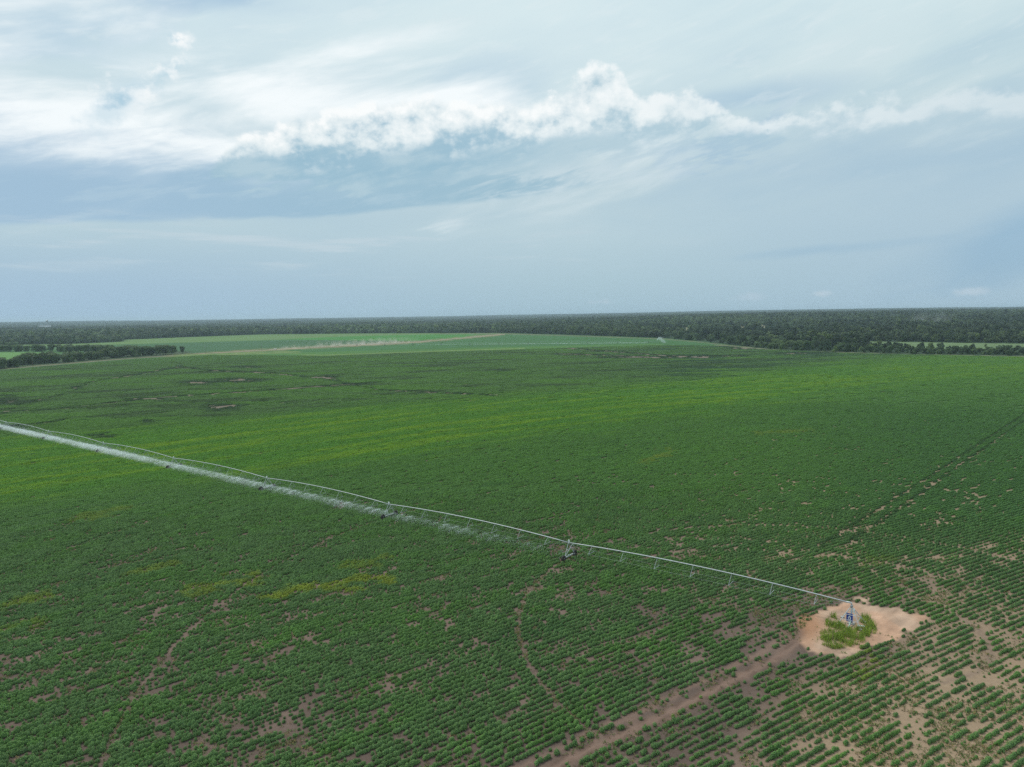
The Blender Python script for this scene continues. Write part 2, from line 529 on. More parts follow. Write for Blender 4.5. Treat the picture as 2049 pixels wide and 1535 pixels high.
    soil = mixc(soil, np.array([0.225, 0.145, 0.112]), onlane * 0.9)
    soil = soil * (1 - 0.38 * (sst(0.30, 0.10, np.abs(tw_d - 0.62 + tj * 0.3)) * onlane))[:, None]
    rw = sst(5 * k, 0.5 * k, np.hypot((px - 1603) * 1.0, (py - 1258) * 1.0))
    streak = fbm((x * 0.8 + y * 0.6) / 6.0, (y * 0.8 - x * 0.6) / 0.7, 3, 15)
    padc = tan[None] * (0.42 + 0.65 * fbm(x / 2.2, y / 2.2, 4, 14) + 0.48 * streak)[:, None]
    padc = padc * (1 + (np.array([0.05, -0.06, -0.12])[None] * (sst(0.45, 0.7, fbm(x / 4, y / 4, 2, 16)))[:, None]))
    soil = np.where(pad[:, None], padc, soil)
    soil = mixc(soil, red, sst(5.5 * k, 1.2 * k, np.hypot(px - 1612, (py - 1252) * 1.6)) * 0.95 * (px > 1594))
    soil = mixc(soil, np.array([0.17, 0.11, 0.085]), sst(3.6 * k, 1.2 * k, np.hypot(px - 1578, (py - 1268) * 1.5)))
    # wheel ruts: circles round the pivot
    rr = np.hypot(x - PIVOT[0], y - PIVOT[1])
    rut = np.zeros(len(x))
    for t in TOWER_R:
        wv = 0.5 * (fbm(np.arctan2(y - PIVOT[1], x - PIVOT[0]) * 20, rr * 0, 2, 40) - 0.5)
        rut = np.maximum(rut, sst(0.52, 0.22, np.abs(rr - t + wv)))
    rut = np.maximum(rut, sst(0.45, 0.2, np.abs(rr - 33.5)) * (px > 1680) * (py < 1200))
    rut = np.maximum(rut, sst(0.55, 0.25, np.abs(rr - 18.6)) * (px > 1880))
    stand = stand * (1 - rut)
    soil = mixc(soil, np.array([0.20, 0.14, 0.11]), rut * 0.6)
    for tl in TRAM_W:
        stand = stand * (1 - 0.55 * sst(0.6, 0.3, dseg(x, y, tl)))
        col = mixc(col, np.array([0.045, 0.085, 0.040]), sst(0.9, 0.3, dseg(x, y, tl)) * 0.7)
    for line in DARKLINES:
        q = dseg(px, py + jy * 4, line, 2.2)
        stand = stand * (1 - 0.9 * sst(3.4, 1.2, q))
        col = mixc(col, np.array([0.032, 0.062, 0.036]), sst(5.5, 1.5, q) * 0.85)
    for (bx, by), rx, ry in BARE:
        q = np.hypot((pxj - bx) / rx, (pyj - by) / ry) + (d2 - 0.5) * 1.6
        col = mixc(col, np.array([0.045, 0.080, 0.048]), sst(1.9, 0.8, q) * 0.8)
        stand = stand * (1 - 0.85 * sst(0.95, 0.5, q))
    soil = mixc(soil, np.array([0.24, 0.175, 0.14]), sst(900, 800, py))
    return col, stand, size, soil, pad


def inmain(x, y):
    """inside the big pivot field"""
    px, py = proj(x, y)
    return py > yline(px, MAINTOP) + 0.8


FRONT = [(-600, 700), (0, 691), (45, 690), (120, 689), (180, 687), (243, 684), (248, 680), (300, 678), (370, 675), (520, 669.5), (700, 667.5), (1000, 666.5), (1130, 670), (1250, 674), (1330, 677), (1400, 683), (1460, 690), (1530, 698), (1600, 702), (1700, 705), (1800, 708), (2049, 713), (2700, 724)]
CLEAR = [[(1738, 683), (1800, 684), (1900, 685.5), (2060, 688), (2300, 692), (2300, 708), (2060, 703.5), (1960, 702), (1850, 699), (1740, 694)],
         [(1728, 653), (1764, 652), (1768, 667), (1726, 668)], [(1496, 648), (1530, 646), (1536, 664), (1494, 665)], [(1462, 653), (1498, 651), (1502, 668), (1456, 669)],
         [(1260, 648), (1290, 648), (1294, 660), (1256, 661)], [(1345, 656), (1385, 655), (1388, 668), (1343, 669)], [(1800, 647), (1815, 646), (1816, 651), (1800, 652)], [(1553, 648), (1567, 647), (1568, 653), (1553, 654)]]


def ground_colour(x, y):
    """base colour of the land sheet, and how much of it is crop or grass rather than soil"""
    px, py = proj(x, y, hgt(x, y))
    d = np.hypot(x, y)
    n = len(x)
    out = np.zeros((n, 3))
    veg = np.ones(n)
    n1 = fbm(x / 60, y / 60, 3, 51)
    n2 = fbm(x / 14, y / 14, 3, 52)
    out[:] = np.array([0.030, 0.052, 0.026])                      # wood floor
    def put(mask, colr, v=1.0, var=0.25):
        out[mask] = np.array(colr) * (1 - var / 2 + var * n1[mask])[:, None]
        veg[mask] = v
    above = py < yline(px, FRONT)
    fld = ~above
    put(fld, (0.055, 0.125, 0.040))
    pale = fld & (py < yline(px, [(-400, 700), (0, 696), (250, 689), (420, 684), (560, 680), (640, 678), (1000, 668)]))
    put(pale, (0.115, 0.190, 0.060))
    wedge = fld & inpoly(px, py, [(560, 679), (700, 673), (860, 669.5), (1000, 667), (1000, 670), (900, 680), (830, 682), (700, 681)])
    put(wedge, (0.056, 0.185, 0.030))
    blue = fld & inpoly(px, py, [(200, 694), (300, 690), (560, 681), (830, 682), (870, 681), (700, 690), (550, 697), (380, 707), (340, 706), (280, 700)])
    put(blue, (0.052, 0.118, 0.048))
    rght = fld & (py < yline(px, MAINTOP)) & (py > yline(px, ROADL)) & (px > 380)
    put(rght, (0.052, 0.132, 0.040))
    strip = fld & (py > yline(px, [(380, 709), (640, 704.5), (900, 697), (1300, 688)])) & (py < yline(px, MAINTOP)) & (px > 380) & (px < 1330)
    put(strip, (0.070, 0.155, 0.034))
    light = fld & (np.abs(py - yline(px, MAINTOP) + 1.2) < 1.1) & (px > 600) & (px < 1050)
    put(light, (0.13, 0.20, 0.055))
    lft = fld & (py > yline(px, ROADL)) & (py < yline(px, MAINTOP) + 6) & (px < 420)
    lawnL = inpoly(px, py, [(-200, 708), (0, 705), (108, 705.5), (100, 716), (60, 720), (0, 724), (-200, 740)])
    put(lawnL, (0.11, 0.22, 0.06))
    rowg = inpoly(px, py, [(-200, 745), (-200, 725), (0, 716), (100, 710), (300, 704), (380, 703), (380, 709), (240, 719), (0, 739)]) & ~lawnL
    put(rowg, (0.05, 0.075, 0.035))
    jit = (fbm(x / 9, y / 9, 3, 55) - 0.5)
    q = np.abs(py - yline(px, ROADL) + jit * 1.2)
    road = (q < np.where(px > 520, 1.0, 0.75)) & (px < 1010) & (px > -500)
    put(road, (0.26, 0.215, 0.145), 0.0, 0.5)
    put(road & (px < 400), (0.17, 0.15, 0.095), 0.2, 0.6)
    verge = (~road) & (q < 3.2) & (jit > -0.05) & (px > 330) & (px < 1000)
    put(verge, (0.16, 0.165, 0.075), 0.5, 0.6)
    q2 = np.abs(py - yline(px, [(380, 711), (430, 710), (530, 706), (560, 705)]) + jit * 2)
    put((q2 < 2.4) & (px > 350) & (px < 600) & (jit > -0.1), (0.15, 0.20, 0.065), 0.6, 0.5)
    edge = np.abs(py - yline(px, FRONT) - 1.6 + jit)
    put(fld & (edge < 0.8) & (px > 880), (0.125, 0.145, 0.075), 0.4, 0.6)
    put(fld & (np.abs(py - yline(px, MAINTOP) + jit * 2) < 1.6) & (px > 1430), (0.15, 0.155, 0.085), 0.4, 0.6)
    for i, poly in enumerate(CLEAR):
        put(inpoly(px, py, poly), (0.125, 0.180, 0.080) if i == 0 else (0.21, 0.20, 0.12), 0.8, 0.4)
    mainm = fld & (py > yline(px, MAINTOP) + 0.3) & (y > 20)
    if mainm.any():
        col, stand, size, soil, pad = field(x[mainm], y[mainm])
        dm = d[mainm]
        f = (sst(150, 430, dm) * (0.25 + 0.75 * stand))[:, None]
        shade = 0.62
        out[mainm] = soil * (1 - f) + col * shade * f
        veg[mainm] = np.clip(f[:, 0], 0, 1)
    return out, veg


# ------------------------------------------------------------------ materials
def mat(name):
    m = bpy.data.materials.new(name)
    m.use_nodes = True
    m.node_tree.nodes.clear()
    n = NT(m.node_tree)
    o = n.n.new('ShaderNodeOutputMaterial')
    return m, n, o


def simple(name, col, rough=0.5, metal=0.0, var=0.12, scale=3.0, bump=0.0):
    m, n, o = mat(name)
    p = n.n.new('ShaderNodeBsdfPrincipled')
    t = n.n.new('ShaderNodeTexCoord')
    nz = n.noise(t.outputs['Object'], scale, 5, 0.6)
    nz2 = n.noise(t.outputs['Object'], scale * 0.23, 3, 0.5)
    f = n.add(n.mul(nz, 0.6), n.mul(nz2, 0.4))
    n.put(p.inputs['Base Color'], n.mix(f, tuple(v * (1 - var * 1.6) for v in col), tuple(min(v * (1 + var * 1.6), 1) for v in col)))
    n.put(p.inputs['Roughness'], n.add(rough - 0.1, n.mul(nz, 0.2)))
    p.inputs['Metallic'].default_value = metal
    if bump:
        b = n.n.new('ShaderNodeBump')
        b.inputs['Strength'].default_value = bump
        b.inputs['Distance'].default_value = 0.02
        n.put(b.inputs['Height'], nz)
        n.l.new(b.outputs[0], p.inputs['Normal'])
    n.l.new(p.outputs[0], o.inputs[0])
    return m


def leaf_mat(name, col=None, var=0.35, trans=0.25, hue=(1.25, 1.1, 0.7)):
    """foliage; takes the plant's own colour from the attribute tint unless col is given"""
    m, n, o = mat(name)
    if col is None:
        at = n.n.new('ShaderNodeAttribute')
        at.attribute_type = 'INSTANCER'
        at.attribute_name = 'tint'
        base = at.outputs['Color']
    else:
        base = tuple(col)
    geo = n.n.new('ShaderNodeNewGeometry')
    ri = geo.outputs['Random Per Island']
    if col is None:
        vm = n.n.new('ShaderNodeVectorMath'); vm.operation = 'MULTIPLY'
        n.put(vm.inputs[0], base); vm.inputs[1].default_value = hue
        alt = vm.outputs[0]
    else:
        alt = tuple(c * h for c, h in zip(col, hue))
    c1 = n.mix(n.mul(ri, 0.6), base, alt)
    k = n.add(1 - var, n.mul(ri, 2 * var))
    c1 = n.vscale(c1, k)
    p = n.n.new('ShaderNodeBsdfPrincipled')
    n.put(p.inputs['Base Color'], c1)
    p.inputs['Roughness'].default_value = 0.62
    p.inputs['Specular IOR Level'].default_value = 0.08
    tr = n.n.new('ShaderNodeBsdfTranslucent')
    n.put(tr.inputs['Color'], c1)
    ms = n.n.new('ShaderNodeMixShader')
    ms.inputs[0].default_value = trans
    n.l.new(p.outputs[0], ms.inputs[1]); n.l.new(tr.outputs[0], ms.inputs[2])
    n.l.new(ms.outputs[0], o.inputs[0])
    return m


M_CROP = leaf_mat('crop_leaf', None, 0.26, 0.12)
M_FOREST = leaf_mat('tree_leaf', None, 0.22, 0.10, (1.15, 1.06, 0.8))
M_GALV = simple('galvanised_steel', (0.50, 0.52, 0.53), 0.5, 0.3, 0.14, 2.0)
M_GALV_D = simple('weathered_steel', (0.42, 0.44, 0.45), 0.55, 0.3, 0.2, 3.0)
M_RUBBER = simple('tyre_rubber', (0.030, 0.026, 0.024), 0.85, 0, 0.25, 6)
M_MUD = simple('muddy_wheel', (0.075, 0.055, 0.045), 0.9, 0, 0.3, 4)
M_WHITE = simple('white_paint', (0.78, 0.78, 0.76), 0.45, 0, 0.06, 3)
M_BLUE = simple('blue_sign_enamel', (0.020, 0.060, 0.34), 0.4, 0, 0.08, 3)
M_HOSE = simple('drop_hose', (0.30, 0.31, 0.32), 0.6, 0, 0.15, 3)
M_CONC = simple('concrete', (0.42, 0.39, 0.35), 0.9, 0, 0.15, 2)
M_BARK = simple('bark', (0.09, 0.07, 0.055), 0.9, 0, 0.25, 2)
M_POLE = simple('weathered_pole', (0.16, 0.13, 0.10), 0.9, 0, 0.2, 2)
M_GLASS = simple('dark_glass', (0.03, 0.04, 0.05), 0.15, 0, 0.1, 2)
M_ROOF = simple('pale_metal_roof', (0.62, 0.62, 0.62), 0.5, 0.1, 0.08, 0.3)
M_GREENPIPE = simple('pale_green_pipe', (0.35, 0.45, 0.40), 0.5, 0.1, 0.12, 3)


# ------------------------------------------------------------------ mesh helpers
def link(o, parent=None):
    C.objects.link(o)
    if parent is not None:
        o.parent = parent
    return o


def tag(o, label=None, cat=None, group=None, kind=None):
    if label: o['label'] = label
    if cat: o['category'] = cat
    if group: o['group'] = group
    if kind: o['kind'] = kind
    return o


def mesh_np(name, verts, faces, mats, smooth=False):
    me = bpy.data.meshes.new(name)
    me.from_pydata([tuple(v) for v in verts], [], faces)
    for m in (mats if isinstance(mats, (list, tuple)) else [mats]):
        me.materials.append(m)
    if smooth:
        me.polygons.foreach_set('use_smooth', [True] * len(me.polygons))
    me.update()
    return me


def mesh_quads(name, V, nquad, mats):
    """V: (nquad*4,3) array"""
    me = bpy.data.meshes.new(name)
    me.vertices.add(len(V))
    me.vertices.foreach_set('co', np.asarray(V, np.float32).ravel())
    me.loops.add(nquad * 4)
    me.loops.foreach_set('vertex_index', np.arange(nquad * 4, dtype=np.int32))
    me.polygons.add(nquad)
    me.polygons.foreach_set('loop_start', np.arange(0, nquad * 4, 4, dtype=np.int32))
    for m in (mats if isinstance(mats, (list, tuple)) else [mats]):
        me.materials.append(m)
    me.update(calc_edges=True)
    return me


class MB:
    """collects tubes, boxes and prisms into one mesh"""
    def __init__(s):
        s.v, s.f, s.mi, s.cur = [], [], [], 0

    def tube(s, pts, rad, n=6, cap=True):
        pts = [Vector(p) for p in pts]
        rads = rad if isinstance(rad, (list, tuple)) else [rad] * len(pts)
        base = len(s.v)
        for i, p in enumerate(pts):
            d = (pts[min(i + 1, len(pts) - 1)] - pts[max(i - 1, 0)]).normalized()
            a = d.cross(Vector((0, 0, 1)))
            if a.length < 1e-3:
                a = d.cross(Vector((1, 0, 0)))
            a.normalize()
            b = a.cross(d).normalized()
            for k in range(n):
                t = 2 * math.pi * k / n
                s.v.append(tuple(p + a * (rads[i] * math.cos(t)) + b * (rads[i] * math.sin(t))))
        for i in range(len(pts) - 1):
            for k in range(n):
                q = base + i * n
                s.f.append((q + k, q + (k + 1) % n, q + n + (k + 1) % n, q + n + k)); s.mi.append(s.cur)
        if cap:
            s.f.append(tuple(base + k for k in range(n))[::-1]); s.mi.append(s.cur)
            q = base + (len(pts) - 1) * n
            s.f.append(tuple(q + k for k in range(n))); s.mi.append(s.cur)
        return s

    def box(s, c, size, rz=0.0, taper=1.0):
        cx, cy, cz = c
        x, y, z = size[0] / 2, size[1] / 2, size[2] / 2
        b = len(s.v)
        for dz in (-1, 1):
            t = taper if dz > 0 else 1.0
            for sx, sy in ((-1, -1), (1, -1), (1, 1), (-1, 1)):
                u, w = sx * x * t, sy * y * t
                s.v.append((cx + u * math.cos(rz) - w * math.sin(rz), cy + u * math.sin(rz) + w * math.cos(rz), cz + dz * z))
        for f in ((0, 3, 2, 1), (4, 5, 6, 7), (0, 1, 5, 4), (1, 2, 6, 5), (2, 3, 7, 6), (3, 0, 4, 7)):
            s.f.append(tuple(b + i for i in f)); s.mi.append(s.cur)
        return s

    def poly(s, pts):
        b = len(s.v)
        s.v += [tuple(p) for p in pts]
        s.f.append(tuple(range(b, b + len(pts)))); s.mi.append(s.cur)
        return s

    def mesh(s, name, mats, smooth=False):
        me = mesh_np(name, s.v, s.f, mats, smooth)
        if any(s.mi):
            me.polygons.foreach_set('material_index', s.mi)
        return me

    def build(s, name, mats, parent=None, smooth=False):
        return link(bpy.data.objects.new(name, s.mesh(name, mats, smooth)), parent)


def empty(name, loc=(0, 0, 0), rz=0.0):
    o = bpy.data.objects.new(name, None)
    o.empty_display_size = 0.5
    o.location = loc
    o.rotation_euler = (0, 0, rz)
    C.objects.link(o)
    return o


def copy_tree(o, parent=None):
    c = o.copy()
    C.objects.link(c)
    c.parent = parent
    for ch in list(o.children):
        copy_tree(ch, c)
    return c


# scatter through geometry nodes: one object, many instances
def scatter(name, sources, P, rotz, scl, idx, tint, parent=None):
    col = bpy.data.collections.new(name + '_sources')
    for i, me in enumerate(sources):
        col.objects.link(bpy.data.objects.new('%s_src_%02d' % (name, i), me))
    me = bpy.data.meshes.new(name)
    n = len(P)
    me.vertices.add(n)
    me.vertices.foreach_set('co', np.asarray(P, np.float32).ravel())
    def attr(nm, typ, data, key):
        a = me.attributes.new(nm, typ, 'POINT')
        a.data.foreach_set(key, np.ascontiguousarray(data).ravel())
    rot = np.zeros((n, 3), np.float32)
    if np.ndim(rotz) == 2:
        rot[:] = rotz
    else:
        rot[:, 2] = rotz
    attr('rot', 'FLOAT_VECTOR', rot, 'vector')
    attr('scl', 'FLOAT_VECTOR', np.asarray(scl, np.float32), 'vector')
    attr('idx', 'INT', np.asarray(idx, np.int32), 'value')
    attr('tint', 'FLOAT_COLOR', np.c_[tint, np.ones(n)].astype(np.float32), 'color')
    me.update()
    o = link(bpy.data.objects.new(name, me), parent)
    ng = bpy.data.node_groups.new(name + '_scatter', 'GeometryNodeTree')
    ng.interface.new_socket('Geometry', in_out='INPUT', socket_type='NodeSocketGeometry')
    ng.interface.new_socket('Geometry', in_out='OUTPUT', socket_type='NodeSocketGeometry')
    gi, go = ng.nodes.new('NodeGroupInput'), ng.nodes.new('NodeGroupOutput')
    ci = ng.nodes.new('GeometryNodeCollectionInfo')
    ci.inputs['Collection'].default_value = col
    ci.inputs['Separate Children'].default_value = True
    ci.inputs['Reset Children'].default_value = True
    iop = ng.nodes.new('GeometryNodeInstanceOnPoints')
    iop.inputs['Pick Instance'].default_value = True
    def named(nm, typ):
        a = ng.nodes.new('GeometryNodeInputNamedAttribute')
        a.data_type = typ
        a.inputs['Name'].default_value = nm
        return next(s for s in a.outputs if s.enabled and s.name == 'Attribute')
    e2r = ng.nodes.new('FunctionNodeEulerToRotation')
    lk = ng.links.new
    lk(gi.outputs[0], iop.inputs['Points'])
    lk(ci.outputs[0], iop.inputs['Instance'])
    lk(named('idx', 'INT'), iop.inputs['Instance Index'])
    lk(named('rot', 'FLOAT_VECTOR'), e2r.inputs[0])
    lk(e2r.outputs[0], iop.inputs['Rotation'])
    lk(named('scl', 'FLOAT_VECTOR'), iop.inputs['Scale'])
    lk(iop.outputs[0], go.inputs[0])
    md = o.modifiers.new('scatter', 'NODES')
    md.node_group = ng
    return o


def leaf_quads(cent, size, rs, up=0.6, outward=None, aspect=0.8):
    """random leaf faces around the given centres"""
    n = len(cent)
    nrm = rs.normal(size=(n, 3))
    nrm /= np.linalg.norm(nrm, axis=1)[:, None]
    nrm[:, 2] = np.abs(nrm[:, 2]) + up
    if outward is not None:
        nrm += outward
    nrm /= np.linalg.norm(nrm, axis=1)[:, None]
    t = np.cross(nrm, rs.normal(size=(n, 3)))
    t /= np.linalg.norm(t, axis=1)[:, None]
    b = np.cross(nrm, t)
    h = (np.asarray(size) * 0.5)[:, None] if np.ndim(size) else np.full((n, 1), size * 0.5)
    V = np.empty((n, 4, 3))
    V[:, 0] = cent - t * h
    V[:, 1] = cent + b * h * aspect * 0.8
    V[:, 2] = cent + t * h
    V[:, 3] = cent - b * h * aspect * 0.8
    return V.reshape(-1, 3)


# ------------------------------------------------------------------ ground sheet
def axis(parts):
    out = []
    for a, b, st in parts:
        out.append(np.arange(a, b, st))
    return np.concatenate(out)


ys = np.concatenate([np.array([-600, -300, -120, -30, 20, 45]), np.arange(60, 190, 0.8), np.arange(190, 330, 1.6), np.arange(330, 700, 4.0), np.arange(700, 2200, 9.0), np.geomspace(2200, 17000, 50)])
xs_p = np.concatenate([np.arange(0.4, 100, 0.8), np.arange(100, 200, 2.0), np.arange(200, 760, 6.0), np.arange(760, 2200, 18.0), np.geomspace(2200, 15000, 26)])
xs = np.concatenate([-xs_p[::-1], xs_p])
GX, GY = np.meshgrid(xs, ys)
gx, gy = GX.ravel(), GY.ravel()
gz = hgt(gx, gy)
gcol, gveg = ground_colour(gx, gy)
nx, ny = len(xs), len(ys)
me = bpy.data.meshes.new('ground')
me.vertices.add(nx * ny)
me.vertices.foreach_set('co', np.c_[gx, gy, gz].astype(np.float32).ravel())
I, J = np.meshgrid(np.arange(nx - 1), np.arange(ny - 1))
b_ = (J * nx + I).ravel()
quads = np.c_[b_, b_ + 1, b_ + nx + 1, b_ + nx].astype(np.int32)
me.loops.add(len(quads) * 4)
me.loops.foreach_set('vertex_index', quads.ravel())
me.polygons.add(len(quads))
me.polygons.foreach_set('loop_start', np.arange(0, len(quads) * 4, 4, dtype=np.int32))
at = me.attributes.new('land', 'FLOAT_COLOR', 'POINT')
at.data.foreach_set('color', np.c_[gcol, gveg].astype(np.float32).ravel())
me.update(calc_edges=True)
m, n, o = mat('land')
an = n.n.new('ShaderNodeAttribute'); an.attribute_name = 'land'
geo = n.n.new('ShaderNodeNewGeometry')
pos = geo.outputs['Position']
f1 = n.noise(pos, 1.7, 6, 0.65)
f2 = n.noise(pos, 0.30, 5, 0.6)
f3 = n.noise(pos, 3.8, 6, 0.7)
kk = n.add(0.62, n.add(n.mul(f1, 0.42), n.mul(f2, 0.34)))
base = n.vscale(an.outputs['Color'], kk)
# pale clods and dry stalks on open soil
clod = n.mul(n.ss(0.60, 0.72, f3), n.sub(1.0, an.outputs['Alpha']))
base = n.mix(n.mul(clod, 0.5), base, (0.44, 0.35, 0.26))
dk = n.mul(n.ss(0.40, 0.30, f3), n.sub(1.0, an.outputs['Alpha']))
base = n.mix(n.mul(dk, 0.55), base, (0.10, 0.07, 0.05))
p = n.n.new('ShaderNodeBsdfPrincipled')
n.put(p.inputs['Base Color'], base)
p.inputs['Roughness'].default_value = 0.95
p.inputs['Specular IOR Level'].default_value = 0.1
bp = n.n.new('ShaderNodeBump'); bp.inputs['Strength'].default_value = 0.9; bp.inputs['Distance'].default_value = 0.25
n.put(bp.inputs['Height'], n.add(n.mul(f1, 0.7), n.mul(f3, 0.25)))
n.l.new(bp.outputs[0], p.inputs['Normal'])
n.l.new(p.outputs[0], o.inputs[0])
me.materials.append(m)
ground = link(bpy.data.objects.new('ground', me))
tag(ground, kind='structure')

# ------------------------------------------------------------------ the crop
def dome(cx, cy, w, d, h, n=7):
    """low closed mound of foliage, quads only"""
    rings = [(0.80, 0.06), (1.0, 0.34), (0.86, 0.66), (0.48, 0.92), (0.08, 1.0)]
    P = []
    for r, z in rings:
        for k in range(n):
            t = 2 * math.pi * k / n
            P.append((cx + math.cos(t) * r * w / 2, cy + math.sin(t) * r * d / 2, z * h))
    out = []
    for i in range(len(rings) - 1):
        for k in range(n):
            out += [P[i * n + k], P[i * n + (k + 1) % n], P[(i + 1) * n + (k + 1) % n], P[(i + 1) * n + k]]
    return np.array(out)


def core_quads(cx, cy, w, d, h, rs):
    V = dome(cx, cy, w, d, h)
    return V + rs.normal(0, 0.012, V.shape) * 0


def join_mesh(name, V, mats_):
    return mesh_quads(name, V, len(V) // 4, mats_)


def plant_mesh(name, seed, nleaf, w, h, ls):
    rs = np.random.default_rng(seed)
    th = rs.uniform(0, 2 * math.pi, nleaf)
    ph = np.arccos(rs.uniform(0.0, 1.0, nleaf))
    rr = rs.uniform(0.80, 1.08, nleaf)
    lob = 1 + 0.16 * np.sin(th * 3 + seed) + 0.10 * np.sin(th * 5 + 2 * seed)
    cx = np.sin(ph) * np.cos(th) * rr * w / 2 * lob
    cy = np.sin(ph) * np.sin(th) * rr * w / 2 * lob
    cz = np.maximum(0.10 + np.cos(ph) * rr * (h - 0.10), 0.09)
    cent = np.c_[cx, cy, cz]
    outw = np.c_[np.sin(ph) * np.cos(th), np.sin(ph) * np.sin(th), np.cos(ph)]
    V = leaf_quads(cent, ls * rs.uniform(0.7, 1.3, nleaf), rs, 0.15, outw * 2.4)
    return join_mesh(name, np.concatenate([V, core_quads(0, 0, w * 0.80, w * 0.80, h * 0.86, rs)]), M_CROP)


plants = [plant_mesh('crop_plant_%d' % i, 100 + i, 80, 0.74, 0.56, 0.150) for i in range(6)]


def chunk_mesh(name, seed, length, rows, nper, ls, w=0.66, h=0.60, n=6):
    rs = np.random.default_rng(seed)
    VV = []
    for r in range(rows):
        off = (r - (rows - 1) / 2) * 0.98
        x = -length / 2
        while x < length / 2:
            k = rs.uniform(0.80, 1.10)
            ph = np.arccos(rs.uniform(0.0, 1.0, nper)); th = rs.uniform(0, 6.283, nper)
            ow = np.c_[np.sin(ph) * np.cos(th), np.sin(ph) * np.sin(th), np.cos(ph)]
            oy = off + rs.normal() * 0.04
            cs = np.c_[x + ow[:, 0] * w / 2 * k, oy + ow[:, 1] * w / 2 * k, np.maximum(0.1, ow[:, 2] * h * k)]
            VV.append(leaf_quads(cs, ls * rs.uniform(0.7, 1.3, nper), rs, 0.15, ow * 2.4))
            VV.append(core_quads(x, oy, w * 0.86 * k, w * 0.80 * k, h * 0.86 * k, rs))
            x += rs.uniform(0.40, 0.58)
    return join_mesh(name, np.concatenate(VV), M_CROP)


chunks1 = [chunk_mesh('crop_row_%d' % i, 200 + i, 2.0, 1, 18, 0.21) for i in range(6)]
chunks2 = [chunk_mesh('crop_strip_%d' % i, 300 + i, 6.2, 3, 9, 0.28) for i in range(6)]


def rows_points(d0, d1, step, every, xmax_k=0.86):
    """points along the curved crop rows within a distance ring"""
    ymax = d1
    xm = d1 * 0.66 + 15
    k0 = int((d0 * 0.72 - grow(xm) - 30) / ROW_DY); k1 = int((ymax + abs(grow(-xm)) + 30) / ROW_DY)
    ks = np.arange(min(k0, k1) // every * every, max(k0, k1), every)
    xsr = []
    x = -xm
    while x < xm:
        xsr.append(x)
        x += step * math.cos(math.atan(float(gslope(x))))
    xsr = np.array(xsr)
    X, Kk = np.meshgrid(xsr, ks)
    X = X.ravel(); Kk = Kk.ravel()
    X = X + rng.uniform(-0.5, 0.5, len(X)) * step * 0.6
    Y = Kk * ROW_DY + grow(X)
    d = np.hypot(X, Y)
    ok = (d > d0) & (d < d1) & (Y > 40) & (np.abs(X) < xmax_k * Y + 12)
    X, Y = X[ok], Y[ok]
    ok = inmain(X, Y)
    return X[ok], Y[ok]


B1, B2, B3 = 200, 420, 1150
def ring_keep(X, Y, lo, hi):
    """soft hand-over between levels of detail"""
    d = np.hypot(X, Y) + (_h(np.floor(X * 7), np.floor(Y * 7), 77) - 0.5) * 0.0
    wob = (vnoise(X / 9, Y / 9, 70) - 0.5) * 30
    return (d + wob > lo) & (d + wob <= hi)


# nearest: single plants
X, Y = rows_points(62, B1 + 20, 0.35, 1)
k = ring_keep(X, Y, 0, B1); X, Y = X[k], Y[k]
col, stand, size, soil, pad = field(X, Y)
k = rng.uniform(0, 1, len(X)) < stand * 0.95
X, Y, col, size = X[k], Y[k], col[k], size[k]
X = X + rng.normal(0, 0.05, len(X)); Y = Y + rng.normal(0, 0.04, len(X))
sz = size * rng.uniform(0.74, 1.10, len(X))
px, py = proj(X, Y)
tint = col * (0.80 + 0.40 * vnoise(X / 1.1, Y / 1.1, 300))[:, None] * rng.uniform(0.92, 1.08, len(X))[:, None]
inframe = (px > 25) & (px < 2024) & (py < 1518)
rowrot = np.arctan(gslope(X)) + rng.choice([0, math.pi], len(X)) + rng.normal(0, 0.25, len(X))
ax_, ay_, az_ = rng.uniform(0.85, 1.10, len(X)), rng.uniform(0.66, 0.86, len(X)), rng.uniform(0.85, 1.15, len(X))
order = np.argsort(np.where(inframe, -sz / np.hypot(X, Y), 1e9))[:300]
solo = np.zeros(len(X), bool); solo[order] = True
r_ = ~solo
scatter('crop_rows', plants, np.c_[X, Y, np.zeros(len(X))][r_], rowrot[r_], np.c_[sz * ax_, sz * ay_, sz * az_][r_], rng.integers(0, 6, r_.sum()), tint[r_])
tag(bpy.data.objects['crop_rows'], 'low green crop planted in curving rows over the big field', 'crop', kind='stuff')
N_NEAR = len(X)
for i in order:
    po = bpy.data.objects.new('crop_plant', plants[int(i) % 6])
    po.location = (X[i], Y[i], 0)
    po.rotation_euler = (0, 0, float(rowrot[i]))
    po.scale = (sz[i] * ax_[i], sz[i] * ay_[i], sz[i] * az_[i])
    po['tint'] = [float(v) for v in tint[i]] + [1.0]
    C.objects.link(po)
    tag(po, 'low bushy green crop plant standing in its planted row on brown soil', 'plant', 'single crop plants in the rows')

